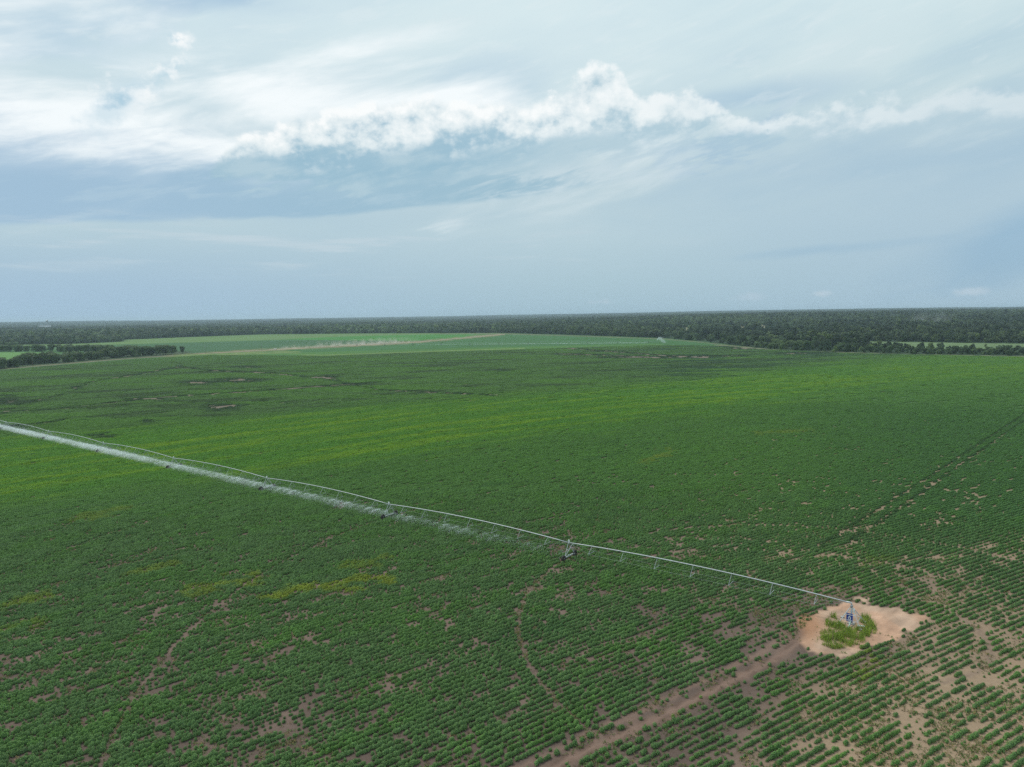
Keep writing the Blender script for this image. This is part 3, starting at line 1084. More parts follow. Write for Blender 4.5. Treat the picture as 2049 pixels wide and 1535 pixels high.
# sparse low weeds and dry stubble between the rows
rsw = np.random.default_rng(44)
GX_, GY_ = rsw.uniform(-140, 140, 420000), rsw.uniform(66, 190, 420000)
kk_ = (np.abs(GX_) < 0.84 * GY_ + 8)
GX_, GY_ = GX_[kk_], GY_[kk_]
pxg, pyg = proj(GX_, GY_)
cg, sg, zg, og, pg = field(GX_, GY_)
wn = fbm(GX_ / 4, GY_ / 4, 3, 45)
sandg = sst(1500, 1760, pxg + (pyg - 1330) * 0.4) * sst(1285, 1380, pyg + (pxg - 1700) * 0.12)
want = (1 - sg) * 0.7 * sst(0.36, 0.60, wn) + 0.26 * sandg * sst(0.35, 0.6, wn)
want = np.where(pg, 0.035 * sst(0.5, 0.65, wn), want) * np.where(dseg(GX_, GY_, TRACK_W) < 0.8, 0.12, 1.0)
kk_ = rsw.uniform(0, 1, len(GX_)) < want
GX_, GY_ = GX_[kk_], GY_[kk_]
def tuft(seed):
    r2 = np.random.default_rng(seed)
    m_ = 14
    c2_ = np.c_[r2.normal(0, 0.13, m_), r2.normal(0, 0.13, m_), r2.uniform(0.04, 0.24, m_)]
    return mesh_quads('weed_tuft_%d' % seed, leaf_quads(c2_, 0.13 * r2.uniform(0.6, 1.4, m_), r2, 0.2), m_, M_CROP)
tw1, tw2, tw3 = np.array([0.105, 0.150, 0.050]), np.array([0.21, 0.175, 0.085]), np.array([0.085, 0.160, 0.045])
u_ = rsw.uniform(0, 1, (len(GX_), 1))
wt1 = np.where(u_ < 0.45, tw1, np.where(u_ < 0.75, tw2, tw3)) * rsw.uniform(0.7, 1.3, (len(GX_), 1))
ws_ = rsw.uniform(0.5, 1.25, len(GX_))
scatter('low_weeds', [tuft(i) for i in range(4)], np.c_[GX_, GY_, np.zeros(len(GX_))], rsw.uniform(0, 6.28, len(GX_)), np.repeat(ws_[:, None], 3, 1), rsw.integers(0, 4, len(GX_)), wt1)
tag(bpy.data.objects['low_weeds'], 'sparse low weeds and dry stubble in the bare gaps between crop rows', 'weeds', kind='stuff')
print('LOWWEEDS', len(GX_))

# middle distance: short lengths of row
X, Y = rows_points(B1 - 25, B2 + 25, 1.75, 1)
k = ring_keep(X, Y, B1, B2); X, Y = X[k], Y[k]
col, stand, size, soil, pad = field(X, Y)
k = rng.uniform(0, 1, len(X)) < stand * 0.99
X, Y, col, size = X[k], Y[k], col[k], size[k]
sz = size * rng.uniform(0.85, 1.12, len(X))
ang = np.arctan(gslope(X)) + rng.choice([0, math.pi], len(X)) + rng.normal(0, 0.03, len(X))
tint = col * rng.uniform(0.85, 1.15, len(X))[:, None]
scatter('crop_rows_middle', chunks1, np.c_[X, Y, np.zeros(len(X))], ang, np.c_[np.ones(len(X)), sz * 0.84, sz], rng.integers(0, 6, len(X)), tint)
tag(bpy.data.objects['crop_rows_middle'], 'closed green crop rows filling the middle of the big field', 'crop', kind='stuff')
N_MID = len(X)
# far part of the field: strips of three rows
X, Y = rows_points(B2 - 30, B3, 5.4, 3)
k = ring_keep(X, Y, B2, B3); X, Y = X[k], Y[k]
col, stand, size, soil, pad = field(X, Y)
k = rng.uniform(0, 1, len(X)) < stand
X, Y, col, size = X[k], Y[k], col[k], size[k]
sz = size * rng.uniform(0.85, 1.12, len(X))
ang = np.arctan(gslope(X)) + rng.choice([0, math.pi], len(X))
tint = col * rng.uniform(0.9, 1.1, len(X))[:, None]
scatter('crop_rows_far', chunks2, np.c_[X, Y, np.zeros(len(X))], ang, np.c_[np.ones(len(X)), np.ones(len(X)), sz], rng.integers(0, 6, len(X)), tint)
tag(bpy.data.objects['crop_rows_far'], 'dull green crop canopy streaked with dark gaps beyond the yellow-green band', 'crop', kind='stuff')
print('TOPZ', float(gz.max())); print('CROP', N_NEAR, N_MID, len(X))
#CROP_END

# ------------------------------------------------------------------ trees
def tree_mesh(name, seed, nleaf, w, h, ls, base=0.18, pointy=0.0, nlob=9):
    """crown of leaf clumps gathered on several lobes; crown bottom at base*h"""
    rs = np.random.default_rng(seed)
    lobes = []
    for i in range(nlob):
        t = rs.uniform(0, 6.283); r = rs.uniform(0.1, 0.62) * w / 2
        z = base * h + rs.uniform(0.12, 0.80) * h * (1 - base)
        k = 1 - 0.55 * pointy * (z / h)
        lr = w * rs.uniform(0.20, 0.32) * k
        lobes.append((r * math.cos(t) * k, r * math.sin(t) * k, min(z, h - lr * 0.8), lr))
    cs, ow = [], []
    per = nleaf // nlob
    for lx, ly, lz, lr in lobes:
        v = rs.normal(size=(per, 3)); v /= np.linalg.norm(v, axis=1)[:, None]
        v[:, 2] = np.where(v[:, 2] < -0.45, -v[:, 2], v[:, 2])
        rr = lr * rs.uniform(0.55, 1.08, per)
        cs.append(np.c_[lx + v[:, 0] * rr, ly + v[:, 1] * rr, np.maximum(lz + v[:, 2] * rr * 0.85, base * h * 0.7)])
        ow.append(v)
    cs, ow = np.concatenate(cs), np.concatenate(ow)
    V = leaf_quads(cs, ls * rs.uniform(0.6, 1.4, len(cs)), rs, 0.15, ow * 2.2)
    hearts = [dome(lx, ly, lr * 1.5, lr * 1.5, lr * 1.45, 6) + np.array([0, 0, lz - lr * 0.72]) for lx, ly, lz, lr in lobes]
    V = np.concatenate([V] + hearts)
    return V, len(V) // 4


def trunk_mesh(name, h, r):
    b = MB()
    b.tube([(0, 0, -0.3), (0.05 * r, 0, h * 0.25), (0.3 * r, 0.2 * r, h * 0.6)], [r, r * 0.75, r * 0.35], 6)
    for k in range(4):
        t = k * 1.57 + 0.4
        b.tube([(0.1 * r, 0.1 * r, h * (0.22 + 0.07 * k)), (math.cos(t) * h * 0.16, math.sin(t) * h * 0.16, h * (0.42 + 0.08 * k))], [r * 0.4, r * 0.15], 5)
    return b.mesh(name, [M_BARK])


TREES = []
spec = [(11, 13, 0.10, 0.0), (9, 15, 0.16, 0.1), (13, 14, 0.10, 0.0), (8, 11, 0.06, 0.0), (10, 17, 0.20, 0.35), (7, 16, 0.14, 0.8), (12, 11, 0.05, 0.0), (6, 6.5, 0.02, 0.0)]
for i, (w_, h_, b_s, pt) in enumerate(spec):
    V, nq = tree_mesh('crown', 500 + i, 620, w_, h_, 1.5, b_s, pt, 11)
    TREES.append((mesh_quads('crown_%d' % i, V, nq, M_FOREST), trunk_mesh('trunk_%d' % i, h_, 0.035 * h_ * 0.7), w_, h_))
solid = []
for i, (w_, h_, b_s, pt) in enumerate(spec):
    V, nq = tree_mesh('crown', 600 + i, 240, w_ * 1.05, h_, 2.2, 0.02, pt, 9)
    solid.append(mesh_quads('tree_far_%d' % i, V, nq, M_FOREST))
tiles = []
for i in range(6):
    rs = np.random.default_rng(700 + i)
    VV, q = [], 0
    for k in range(34):
        w_ = rs.uniform(9, 15); h_ = rs.uniform(9, 17)
        V, nq = tree_mesh('c', 7000 + i * 40 + k, 48, w_, h_, 3.6, 0.0, 0.0, 4)
        V = V + np.array([rs.uniform(-32, 32), rs.uniform(-32, 32), 0])
        VV.append(V); q += nq
    tiles.append(mesh_quads('wood_tile_%d' % i, np.concatenate(VV), q, M_FOREST))


def tree_tint(x, y, rs):
    n = len(x)
    a_ = fbm(x / 120, y / 120, 3, 61)[:, None]
    b_ = fbm(x / 45, y / 45, 2, 62)[:, None]
    c0, c1, c2 = np.array([0.030, 0.050, 0.026]), np.array([0.066, 0.096, 0.044]), np.array([0.095, 0.135, 0.048])
    col = c0 + (c1 - c0) * sst(0.3, 0.7, a_)
    r = rs.uniform(0, 1, (n, 1))
    col = np.where(r > 0.92, c2 * 0.9, col)
    big = fbm(x / 420, y / 420, 3, 63)[:, None]
    return col * (0.45 + 1.2 * big) * rs.uniform(0.60, 1.45, (n, 1)) * (0.85 + 0.3 * b_)


def forest_ok(x, y):
    px, py = proj(x, y, hgt(x, y))
    ok = py < yline(px, FRONT) - 0.3
    for i, poly in enumerate(CLEAR):
        ok &= ~(inpoly(px, py, poly) & ((i == 0) | (_h(np.floor(x), np.floor(y), 5) > 0.14)))
    return ok, px, py


rs = np.random.default_rng(909)
# candidates on a jittered grid, wooded land out to 2.6 km
step = 10.5
gxs, gys = np.meshgrid(np.arange(-2300, 2300, step), np.arange(640, 2700, step))
tx = gxs.ravel() + rs.uniform(-0.5, 0.5, gxs.size) * step * 1.1
ty = gys.ravel() + rs.uniform(-0.5, 0.5, gxs.size) * step * 1.1
fr = np.abs(tx) < 0.80 * ty + 40
tx, ty = tx[fr], ty[fr]
ok, px, py = forest_ok(tx, ty)
ok &= np.hypot(tx, ty) < 2700
# thinner, scrubbier growth in places
thin = fbm(tx / 90, ty / 90, 3, 66)
openw = (px > 1330) & (px < 1620) & (py > 650) & (py < 690)
ok &= ~((openw & (thin > 0.60)) & (rs.uniform(0, 1, len(tx)) < 0.7))
ok &= rs.uniform(0, 1, len(tx)) < 0.93
tx, ty, px, py = tx[ok], ty[ok], px[ok], py[ok]
depth = yline(px, FRONT) - py                                   # how far behind the wood's edge
tz = hgt(tx, ty)
tt = tree_tint(tx, ty, rs)
ts = rs.uniform(0.75, 1.30, len(tx)) * np.where(rs.uniform(0, 1, len(tx)) > 0.9, 1.25, 1.0)
# low scrub along the edge on the right
edge_r = (px > 1330) & (depth < 7)
ts = np.where(edge_r, ts * rs.uniform(0.45, 0.95, len(tx)), ts)
tt = np.where(edge_r[:, None], tt * np.array([1.25, 1.3, 1.2]), tt)
hedge = (px > 1700) & (py > 694)
ts = np.where(hedge, rs.uniform(0.40, 0.72, len(tx)), ts)
ti = rs.integers(0, 7, len(tx))
ti = np.where(rs.uniform(0, 1, len(tx)) < 0.90, np.where(ti == 5, 0, ti), ti)
# pale willowy belt, left middle
belt = (px < 1000) & (py > 655) & (py < 672)
tt = np.where((belt & (rs.uniform(0, 1, len(tx)) < 0.7))[:, None], tt * np.array([1.45, 1.4, 1.5]), tt)

# trees of the row by the dirt road, left
row = []
def along(pts, spacing, hmin, hmax, tintk, kinds, jit=3.0, lab=0):
    W_ = np.array([gp(*p) for p in pts])
    seg = np.hypot(*np.diff(W_, axis=0).T); tot = seg.sum(); s = 0.0
    while s < tot:
        c = np.concatenate([[0], np.cumsum(seg)])
        x_ = np.interp(s, c, W_[:, 0]) + rs.normal() * jit; y_ = np.interp(s, c, W_[:, 1]) + rs.normal() * jit
        row.append((x_, y_, rs.uniform(hmin, hmax), tintk * rs.uniform(0.8, 1.2), int(rs.choice(kinds)), lab))
        s += spacing * rs.uniform(0.75, 1.3)
along([(-60, 745), (30, 734)], 4.5, 9, 13, 0.7, [0, 2, 6], 3)
along([(30, 731), (60, 729), (137, 724)], 4.5, 10, 14, 0.75, [0, 3, 6], 3)
along([(152, 722), (230, 716)], 4.5, 9, 13, 0.75, [0, 3, 6], 3)
along([(228, 715.5), (312, 710.5)], 5, 12, 16, 0.8, [0, 1, 2], 4)
along([(312, 711), (354, 708.5)], 5, 12, 14.5, 0.8, [1, 0], 2)
along([(366, 708), (372, 707.8)], 7, 13, 13.5, 0.72, [1], 0, 1)
along([(95, 718), (145, 714), (190, 712)], 7.5, 7, 10, 1.7, [3, 6], 5)
along([(-60, 706), (40, 704), (130, 704), (215, 706), (290, 708)], 6.0, 10.5, 13.5, 0.85, [0, 1, 2], 4)
along([(-60, 696), (35, 694)], 9, 9, 12, 0.9, [0, 2], 6)
print('ROW', len(row))
n_solo = 300 - len(row)
# individuals: those that show largest at the wood's edge
vis = (px > -20) & (px < 2070) & (depth < np.where(px > 1330, 9.0, 3.2))
score = np.where(vis, -ts * np.array([TREES[i][3] for i in ti]) / np.hypot(tx, ty), 1e9)
pick = np.argsort(score)[:n_solo]
solo = np.zeros(len(tx), bool); solo[pick] = True
r_ = ~solo
scatter('woodland', solid, np.c_[tx, ty, tz - 0.2][r_], rs.uniform(0, 6.283, r_.sum()), np.repeat(ts[r_][:, None], 3, 1) * np.c_[np.ones(r_.sum()), np.ones(r_.sum()), rs.uniform(0.85, 1.15, r_.sum())], ti[r_], tt[r_])
tag(bpy.data.objects['woodland'], 'dark green woodland stretching away beyond the fields', 'woodland', kind='stuff')
print('WOOD', r_.sum(), 'row', len(row))


def tree(x, y, z, s, i, tint, label, group, wide_=1.0):
    cm, tm, w_, h_ = TREES[i]
    e = empty('tree', (x, y, z), random.uniform(0, 6.28))
    e.scale = (s * wide_, s * wide_, s)
    tag(e, label, 'tree', group)
    co = link(bpy.data.objects.new('crown', cm), e)
    co['tint'] = [float(v) for v in tint] + [1.0]
    link(bpy.data.objects.new('trunk', tm), e)


for x_, y_, h_, tk, i, lab in row:
    t_ = np.array([0.085, 0.135, 0.050]) * tk
    if lab == 1:
        tree(x_, y_, 0, h_ / TREES[i][3], i, t_, 'tall dark pointed tree at the open end of the roadside tree row', None)
    else:
        tree(x_, y_, 0, h_ / TREES[i][3], i, t_, 'dark rounded tree in the thick tree row beside the dirt road', 'trees in the roadside tree row', 1.3)
for i in pick:
    if px[i] > 1330:
        lb, g_ = ('bushy tree in the scrubby wood edge along the big field', 'trees along the right-hand wood edge') if not hedge[i] else ('low bushy tree in the hedge between the big field and the mown clearing', 'trees in the hedge by the clearing')
    elif px[i] < 260:
        lb, g_ = 'rounded tree at the wood edge beyond the pale green field', 'trees at the wood edge by the pale field'
    else:
        lb, g_ = 'tree at the far wood edge behind the pale and bright green fields', 'trees at the far wood edge'
    tree(tx[i], ty[i], tz[i] - 0.2, ts[i], int(ti[i]), tt[i], lb, g_)

# remote woods to the horizon
step = 58.0
gxs, gys = np.meshgrid(np.arange(-12500, 12500, step), np.arange(1500, 15500, step))
fx = gxs.ravel() + rs.uniform(-8, 8, gxs.size); fy = gys.ravel() + rs.uniform(-8, 8, gxs.size)
d = np.hypot(fx, fy)
ok = (np.abs(fx) < 0.82 * fy) & (d > 2690) & (d < 15500)
ok &= ~((fbm(fx / 900, fy / 500, 3, 80) > 0.68) & (rs.uniform(0, 1, len(fx)) < 0.8))
fx, fy = fx[ok], fy[ok]
ft = tree_tint(fx * 0.35, fy * 0.35, rs) * 0.95
scatter('far_woodland', tiles, np.c_[fx, fy, hgt(fx, fy) - 0.5], rs.integers(0, 4, len(fx)) * math.pi / 2, np.c_[np.ones(len(fx)), np.ones(len(fx)), rs.uniform(0.8, 1.25, len(fx))], rs.integers(0, 6, len(fx)), ft)
tag(bpy.data.objects['far_woodland'], 'blue-green woods running to the horizon', 'woodland', kind='stuff')
print('FARWOOD', len(fx))
#TREE_END

# ------------------------------------------------------------------ centre-pivot irrigator
PVX, PVY = float(PIVOT[0]), float(PIVOT[1])
U3 = Vector((UDIR[0], UDIR[1], 0)); N3 = Vector((NDIR[0], NDIR[1], 0)); Z3 = Vector((0, 0, 1))


def put_copy(src, name, parent, loc=(0, 0, 0)):
    o = bpy.data.objects.new(name, src)
    o.location = loc
    return link(o, parent)


# in the machine's own frame: x outward along the pipe, y sideways, z up
RZ = math.atan2(UDIR[1], UDIR[0])
piv = empty('center_pivot_irrigator', (PVX, PVY, 0), RZ)
tag(piv, 'long galvanised centre-pivot irrigator spraying water from its wheeled pipe spans', 'irrigator')

tyre = MB()
def ring(b, r0, r1, w, n=20):
    base = len(b.v)
    prof = [(r0, -w / 2), (r1 - 0.05, -w / 2), (r1, -w / 4), (r1, w / 4), (r1 - 0.05, w / 2), (r0, w / 2)]
    for k in range(n):
        t = 2 * math.pi * k / n
        lug = 0.03 if k % 2 else 0.0
        for r, x in prof:
            rr_ = r + (lug if r > r0 + 0.1 else 0)
            b.v.append((x, math.cos(t) * rr_, math.sin(t) * rr_))
    m_ = len(prof)
    for k in range(n):
        for j in range(m_):
            a, c = base + k * m_ + j, base + k * m_ + (j + 1) % m_
            e, f = base + ((k + 1) % n) * m_ + (j + 1) % m_, base + ((k + 1) % n) * m_ + j
            b.f.append((a, c, e, f)); b.mi.append(b.cur)
tyre.cur = 0
ring(tyre, 0.36, 0.66, 0.34)
tyre.cur = 1
ring(tyre, 0.10, 0.37, 0.10, 12)
WHEEL = tyre.mesh('wheel', [M_RUBBER, M_MUD])

WB = 2.15                                     # half the distance between the wheels
def tower(parent, r, full=True):
    t = MB()
    t.box((0, 0, 0.70), (0.16, 2 * WB - 0.35, 0.18))
    t.box((0, 0.15, 0.84), (0.22, 0.32, 0.16))
    body = t.build('drive_tower', [M_GALV_D], parent)
    body.location = (r, 0, 0)
    for sx in (-0.15, 0.85):
        for sy in (-1, 1):
            b = MB()
            b.tube([(-sx, sy * 0.10, PIPE_H - 0.08), (0.0, sy * (WB - 0.35), 0.76)], 0.055, 6)
            b.build('leg', [M_GALV], body)
    for sy in (-1, 1):
        b = MB()
        zz_ = 2.15; f_ = (PIPE_H - 0.08 - zz_) / (PIPE_H - 0.84)
        yy_ = sy * (0.10 + (WB - 0.45) * f_)
        b.tube([(0.15 * (1 - f_), yy_, zz_), (-0.85 * (1 - f_), yy_, zz_)], 0.035, 5)
        b.build('leg_brace', [M_GALV], body)
    b = MB()
    b.tube([(0.06, 0.85, 2.1), (0.06, -0.85, 2.1)], 0.035, 5)
    b.build('cross_brace', [M_GALV], body)
    for sy in (-1, 1):
        put_copy(WHEEL, 'wheel', body, (0, sy * WB, 0.64))
        g = MB(); g.box((0.0, sy * (WB - 0.22), 0.66), (0.20, 0.12, 0.30))
        g.build('gearbox', [M_GALV_D], body)
    b = MB(); b.box((0.12, -0.05, PIPE_H + 0.36), (0.30, 0.26, 0.36), 0, 0.9); b.tube([(0.12, -0.05, PIPE_H + 0.1), (0.12, -0.05, PIPE_H + 0.22)], 0.03, 5)
    b.build('control_box', [M_WHITE], body)
    b = MB(); b.tube([(-0.22, 0, PIPE_H), (0.22, 0, PIPE_H + 0.01)], 0.16, 8)
    b.build('pipe_joint', [M_GALV], body)
    return body


def arch(s, L_):
    return 0.75 * 4 * (s / L_) * (1 - s / L_)


NV = 7
def span(parent, r0, r1, first=False, k=0):
    L_ = r1 - r0
    b = MB()
    b.tube([(s, 0, PIPE_H + arch(s, L_)) for s in np.linspace(0.15 if first else 0.2, L_ - 0.2, 22)], 0.095, 8)
    sp = b.build('span_pipe', [M_GALV], parent, True)
    sp.location = (r0, 0, 0)
    nodes = []
    for j in range(NV):
        s = L_ * (j + 0.75) / (NV + 0.5)
        top_ = (s, 0, PIPE_H + arch(s, L_) - 0.10)
        dep = 1.75 * math.sin(math.pi * (j + 1) / (NV + 1)) ** 0.35
        zb = top_[2] - dep
        lat = 1.15
        nodes.append((s + 0.1, lat, zb))
        b = MB()
        b.tube([top_, (s + 0.1, lat, zb)], 0.035, 5)
        b.tube([top_, (s + 0.1, -lat, zb)], 0.035, 5)
        b.tube([(s + 0.1, lat, zb), (s + 0.1, -lat, zb)], 0.030, 5)
        b.build('truss_frame', [M_GALV], sp)
    for sy in (-1, 1):
        b = MB()
        line = [(0.6, sy * 0.12, PIPE_H - 0.1)] + [(n_[0], sy * n_[1], n_[2]) for n_ in nodes] + [(L_ - 0.6, sy * 0.12, PIPE_H - 0.1)]
        b.tube(line, 0.009, 4)
        b.build('truss_rod', [M_GALV_D], sp)
    nd = 18
    for j in range(nd):
        s = L_ * (j + 0.5) / nd
        zt = PIPE_H + arch(s, L_)
        b = MB()
        sy = 0.35 if j % 2 else -0.35
        b.tube([(s, 0, zt + 0.10), (s, sy * 0.5, zt + 0.22), (s, sy, zt + 0.05), (s, sy, 1.55)], 0.010, 4)
        b.tube([(s, sy, 1.55), (s, sy, 1.36)], 0.03, 5)
        b.build('drop_hose', [M_HOSE], sp)
    return sp


rr_list = [0.0] + TOWER_R
for k in range(len(TOWER_R)):
    span(piv, rr_list[k] + (0.0), rr_list[k + 1], k == 0, k)
for k, r in enumerate(TOWER_R):
    tower(piv, r)

# the fixed pivot tower
pt = MB()
pt.tube([(0, 0, 0.15), (0, 0, PIPE_H - 0.55)], 0.13, 10)
ptower = pt.build('pivot_tower', [M_GALV], piv, True)
HB = 1.65
for sx in (-1, 1):
    for sy in (-1, 1):
        b = MB(); b.tube([(sx * HB, sy * HB, 0.12), (sx * 0.20, sy * 0.20, PIPE_H - 0.75)], 0.055, 6)
        b.build('leg', [M_GALV], ptower)
for z_, f_ in ((0.95, 0.62), (1.7, 0.36)):
    h_ = HB * 0.0 + 0.20 + (HB - 0.20) * (1 - (z_ - 0.12) / (PIPE_H - 0.87))
    for a in range(4):
        c_ = [(-h_, -h_), (h_, -h_), (h_, h_), (-h_, h_)]
        p0, p1 = c_[a], c_[(a + 1) % 4]
        b = MB(); b.tube([(p0[0], p0[1], z_), (p1[0], p1[1], z_)], 0.038, 5)
        b.build('tower_brace', [M_GALV], ptower)
b = MB(); b.tube([(0, 0, PIPE_H - 0.56), (0, 0, PIPE_H - 0.30)], 0.22, 10); b.tube([(0, 0, PIPE_H - 0.70), (0, 0, PIPE_H - 0.58)], 0.18, 10)
b.build('swivel_collar', [M_GALV_D], ptower, True)
b = MB(); b.tube([(0, 0, PIPE_H - 0.30), (0.0, 0, PIPE_H - 0.12), (0.10, 0, PIPE_H + 0.02), (0.32, 0, PIPE_H + 0.05), (0.9, 0, PIPE_H + 0.02)], 0.135, 10)
b.build('elbow', [M_GALV], ptower, True)
b = MB()
for sx in (-1, 1):
    for sy in (-1, 1):
        b.box((sx * HB, sy * HB, 0.08), (0.5, 0.5, 0.22))
b.box((0, 0, 0.06), (1.0, 1.0, 0.16))
b.build('concrete_footing', [M_CONC], ptower)
# local directions that face the camera from the pivot
to_cam = Vector((-PVX, -PVY, 0)).normalized()
lc = Matrix.Rotation(-RZ, 3, 'Z') @ to_cam
ang_c = math.atan2(lc.y, lc.x)
side = Vector((-math.sin(ang_c), math.cos(ang_c), 0))     # to the left as the camera sees it? fixed below
if (Matrix.Rotation(RZ, 3, 'Z') @ side).dot(Vector((1, 0, 0))) > 0:
    side = -side                                            # now points to the picture's left
f3 = Vector((lc.x, lc.y, 0))


def slab(mbx, c, hw, hh, th, face, right_, upv):
    p = []
    for s_ in (-1, 1):
        for (i_, j_) in ((-1, -1), (1, -1), (1, 1), (-1, 1)):
            p.append(c + right_ * (hw * i_) + upv * (hh * j_) + face * (th * 0.5 * s_))
    bs = len(mbx.v)
    mbx.v += [tuple(q) for q in p]
    for f in ((0, 3, 2, 1), (4, 5, 6, 7), (0, 1, 5, 4), (1, 2, 6, 5), (2, 3, 7, 6), (3, 0, 4, 7)):
        mbx.f.append(tuple(bs + i for i in f)); mbx.mi.append(mbx.cur)


face = (f3 * 0.92 + side * 0.38).normalized()
rgt = Vector((-face.y, face.x, 0))
if rgt.dot(side) > 0:
    rgt = -rgt
upv = Vector((0, 0, 1))
sc_ = side * 0.25 + f3 * 0.45 + Vector((0, 0, 1.15))
b = MB(); slab(b, sc_, 0.50, 0.68, 0.05, face, rgt, upv)
sign = b.build('sign_panel', [M_BLUE], ptower)
sign['label'] = 'blue sign panel with a white water-drop emblem'
o_ = sc_ + face * 0.031
def on(u, v): return tuple(o_ + rgt * u + upv * v)
b = MB()
# white drop with an open centre, and bars of lettering above and below
def drop(cu, cv, w_, h_, n_=18):
    pts = []
    for k in range(n_):
        t = 2 * math.pi * k / n_
        r_u = math.sin(t) * w_ * (0.5 - 0.5 * math.cos(t)) ** 0.55 if True else 0
        pts.append((cu + r_u, cv + h_ * math.cos(t)))
    return pts
outer = drop(0.0, -0.02, 0.33, 0.34); inner = drop(-0.02, -0.07, 0.17, 0.18)
for k in range(18):
    j = (k + 1) % 18
    b.poly([on(*outer[k]), on(*outer[j]), on(*inner[j]), on(*inner[k])])
b.build('emblem', [M_WHITE], sign)
b = MB()
b.poly([on(-0.30, 0.40), on(0.30, 0.40), on(0.30, 0.54), on(-0.30, 0.54)])
b.poly([on(-0.34, -0.54), on(0.10, -0.54), on(0.10, -0.43), on(-0.34, -0.43)])
b.build('lettering', [M_WHITE], sign)
b = MB()
e1 = Vector((0, 0, 0.75)); e2 = f3 * 1.9 + side * 0.30 + Vector((0, 0, 0.12)); e3 = f3 * 2.6 + side * 0.45 + Vector((0, 0, -0.25))
b.tube([e1, f3 * 0.35 + side * 0.05 + Vector((0, 0, 0.72)), e2, e3], 0.12, 8)
b.tube([e2 - f3 * 0.1, e2 + f3 * 0.05], 0.2, 8)
b.build('supply_pipe', [M_GREENPIPE], ptower, True)
b = MB(); cb = -side * 0.34 + f3 * 0.05 + Vector((0, 0, PIPE_H - 1.15)); b.box(tuple(cb), (0.34, 0.30, 0.55), ang_c)
b.build('control_box', [M_WHITE], ptower)
b = MB(); b.tube([tuple(-side * 0.9 + f3 * 1.1 + Vector((0, 0, 0.32))), tuple(-side * 1.9 + f3 * 1.0 + Vector((0, 0, 0.30)))], 0.13, 8)
b.build('spare_pipe', [M_WHITE], ptower, True)

# spray: droplets caught in flight below the nozzles
def spray_mesh(name, segs, seed, nper, mat_, thick=0.035, wind=(0.0, 0.0)):
    """segs: list of (x, y, strength) nozzle positions"""
    rs = np.random.default_rng(seed)
    P0, P1 = [], []
    for x, y, st, zt in segs:
        n_ = int(nper * st)
        if n_ < 1:
            continue
        th = rs.uniform(0, 6.283, n_)
        v0 = rs.uniform(2.0, 5.4, n_) * (0.7 + 0.4 * min(st, 1))
        t = rs.uniform(0.0, 0.62, n_)
        vz = rs.uniform(0.2, 2.2, n_)
        def pos(t):
            return np.c_[x + np.cos(th) * v0 * t * (1 - 0.25 * t) + wind[0] * t * t, y + np.sin(th) * v0 * t * (1 - 0.25 * t) + wind[1] * t * t, np.maximum(zt + vz * t - 4.4 * t * t, 0.25)]
        P0.append(pos(t)); P1.append(pos(t + rs.uniform(0.03, 0.09, n_)))
    P0, P1 = np.concatenate(P0), np.concatenate(P1)
    d_ = P1 - P0
    up_ = rs.normal(size=d_.shape)
    w_ = np.cross(d_, up_)
    w_ /= np.linalg.norm(w_, axis=1)[:, None] + 1e-9
    h = (thick * rs.uniform(0.4, 1.2, len(d_)))[:, None] * 0.5
    V = np.empty((len(d_), 4, 3))
    V[:, 0] = P0 - w_ * h; V[:, 1] = P1 - w_ * h; V[:, 2] = P1 + w_ * h; V[:, 3] = P0 + w_ * h
    return mesh_quads(name, V.reshape(-1, 3), len(d_), mat_)


mS, n, o = mat('water_spray')
df = n.n.new('ShaderNodeBsdfDiffuse'); df.inputs[0].default_value = (0.86, 0.92, 0.92, 1)
tl = n.n.new('ShaderNodeBsdfTranslucent'); tl.inputs[0].default_value = (0.88, 0.93, 0.93, 1)
mx = n.n.new('ShaderNodeMixShader'); mx.inputs[0].default_value = 0.5
n.l.new(df.outputs[0], mx.inputs[1]); n.l.new(tl.outputs[0], mx.inputs[2])
n.l.new(mx.outputs[0], o.inputs[0])

segs = []
for k in range(len(TOWER_R)):
    r0, r1 = rr_list[k], rr_list[k + 1]
    for j in range(18):
        r = r0 + (r1 - r0) * (j + 0.5) / 18
        st = np.interp(r, [50, 62, 110, 160, 215, 270, 420], [0.0, 0.08, 0.24, 0.42, 0.66, 0.82, 0.95]) * random.uniform(0.35, 1.5)
        pnt = PIVOT + UDIR * r
        segs.append((pnt[0], pnt[1], st, 1.36))
sp = link(bpy.data.objects.new('water_spray', spray_mesh('water_spray', segs, 5, 2600, mS, 0.017, tuple(NDIR * 1.5))))
tag(sp, 'white water streaks falling from the nozzles of the long irrigator', 'spray', kind='stuff')
print('SPRAY', len(sp.data.polygons))
# finer drops hang as mist along the spans
r_a, r_b = 56.0, TOWER_R[-1]
b = MB(); b.box(((r_a + r_b) / 2, 0, 1.55), (r_b - r_a, 12, 3.0))
mist = b.build('spray_mist', [])
mist.location = (PVX, PVY, 0); mist.rotation_euler = (0, 0, RZ)
mM, n, o = mat('spray_mist')
t = n.n.new('ShaderNodeTexCoord')
X_, Y_, Z_ = n.sep(t.outputs['Object'])
nz = n.noise(t.outputs['Object'], 0.55, 4, 0.6)
nzl = n.noise(t.outputs['Object'], 0.07, 3, 0.5)
yc_ = 1.2 if (Matrix.Rotation(RZ, 3, 'Z') @ Vector((0, 1, 0))).dot(N3) > 0 else -1.2
wide = n.m('EXPONENT', n.mul(n.m('POWER', n.m('DIVIDE', n.sub(Y_, yc_), 1.7), 2.0), -1.0))
vert = n.mul(n.ss(2.9, 0.9, Z_), n.ss(0.1, 0.6, Z_))
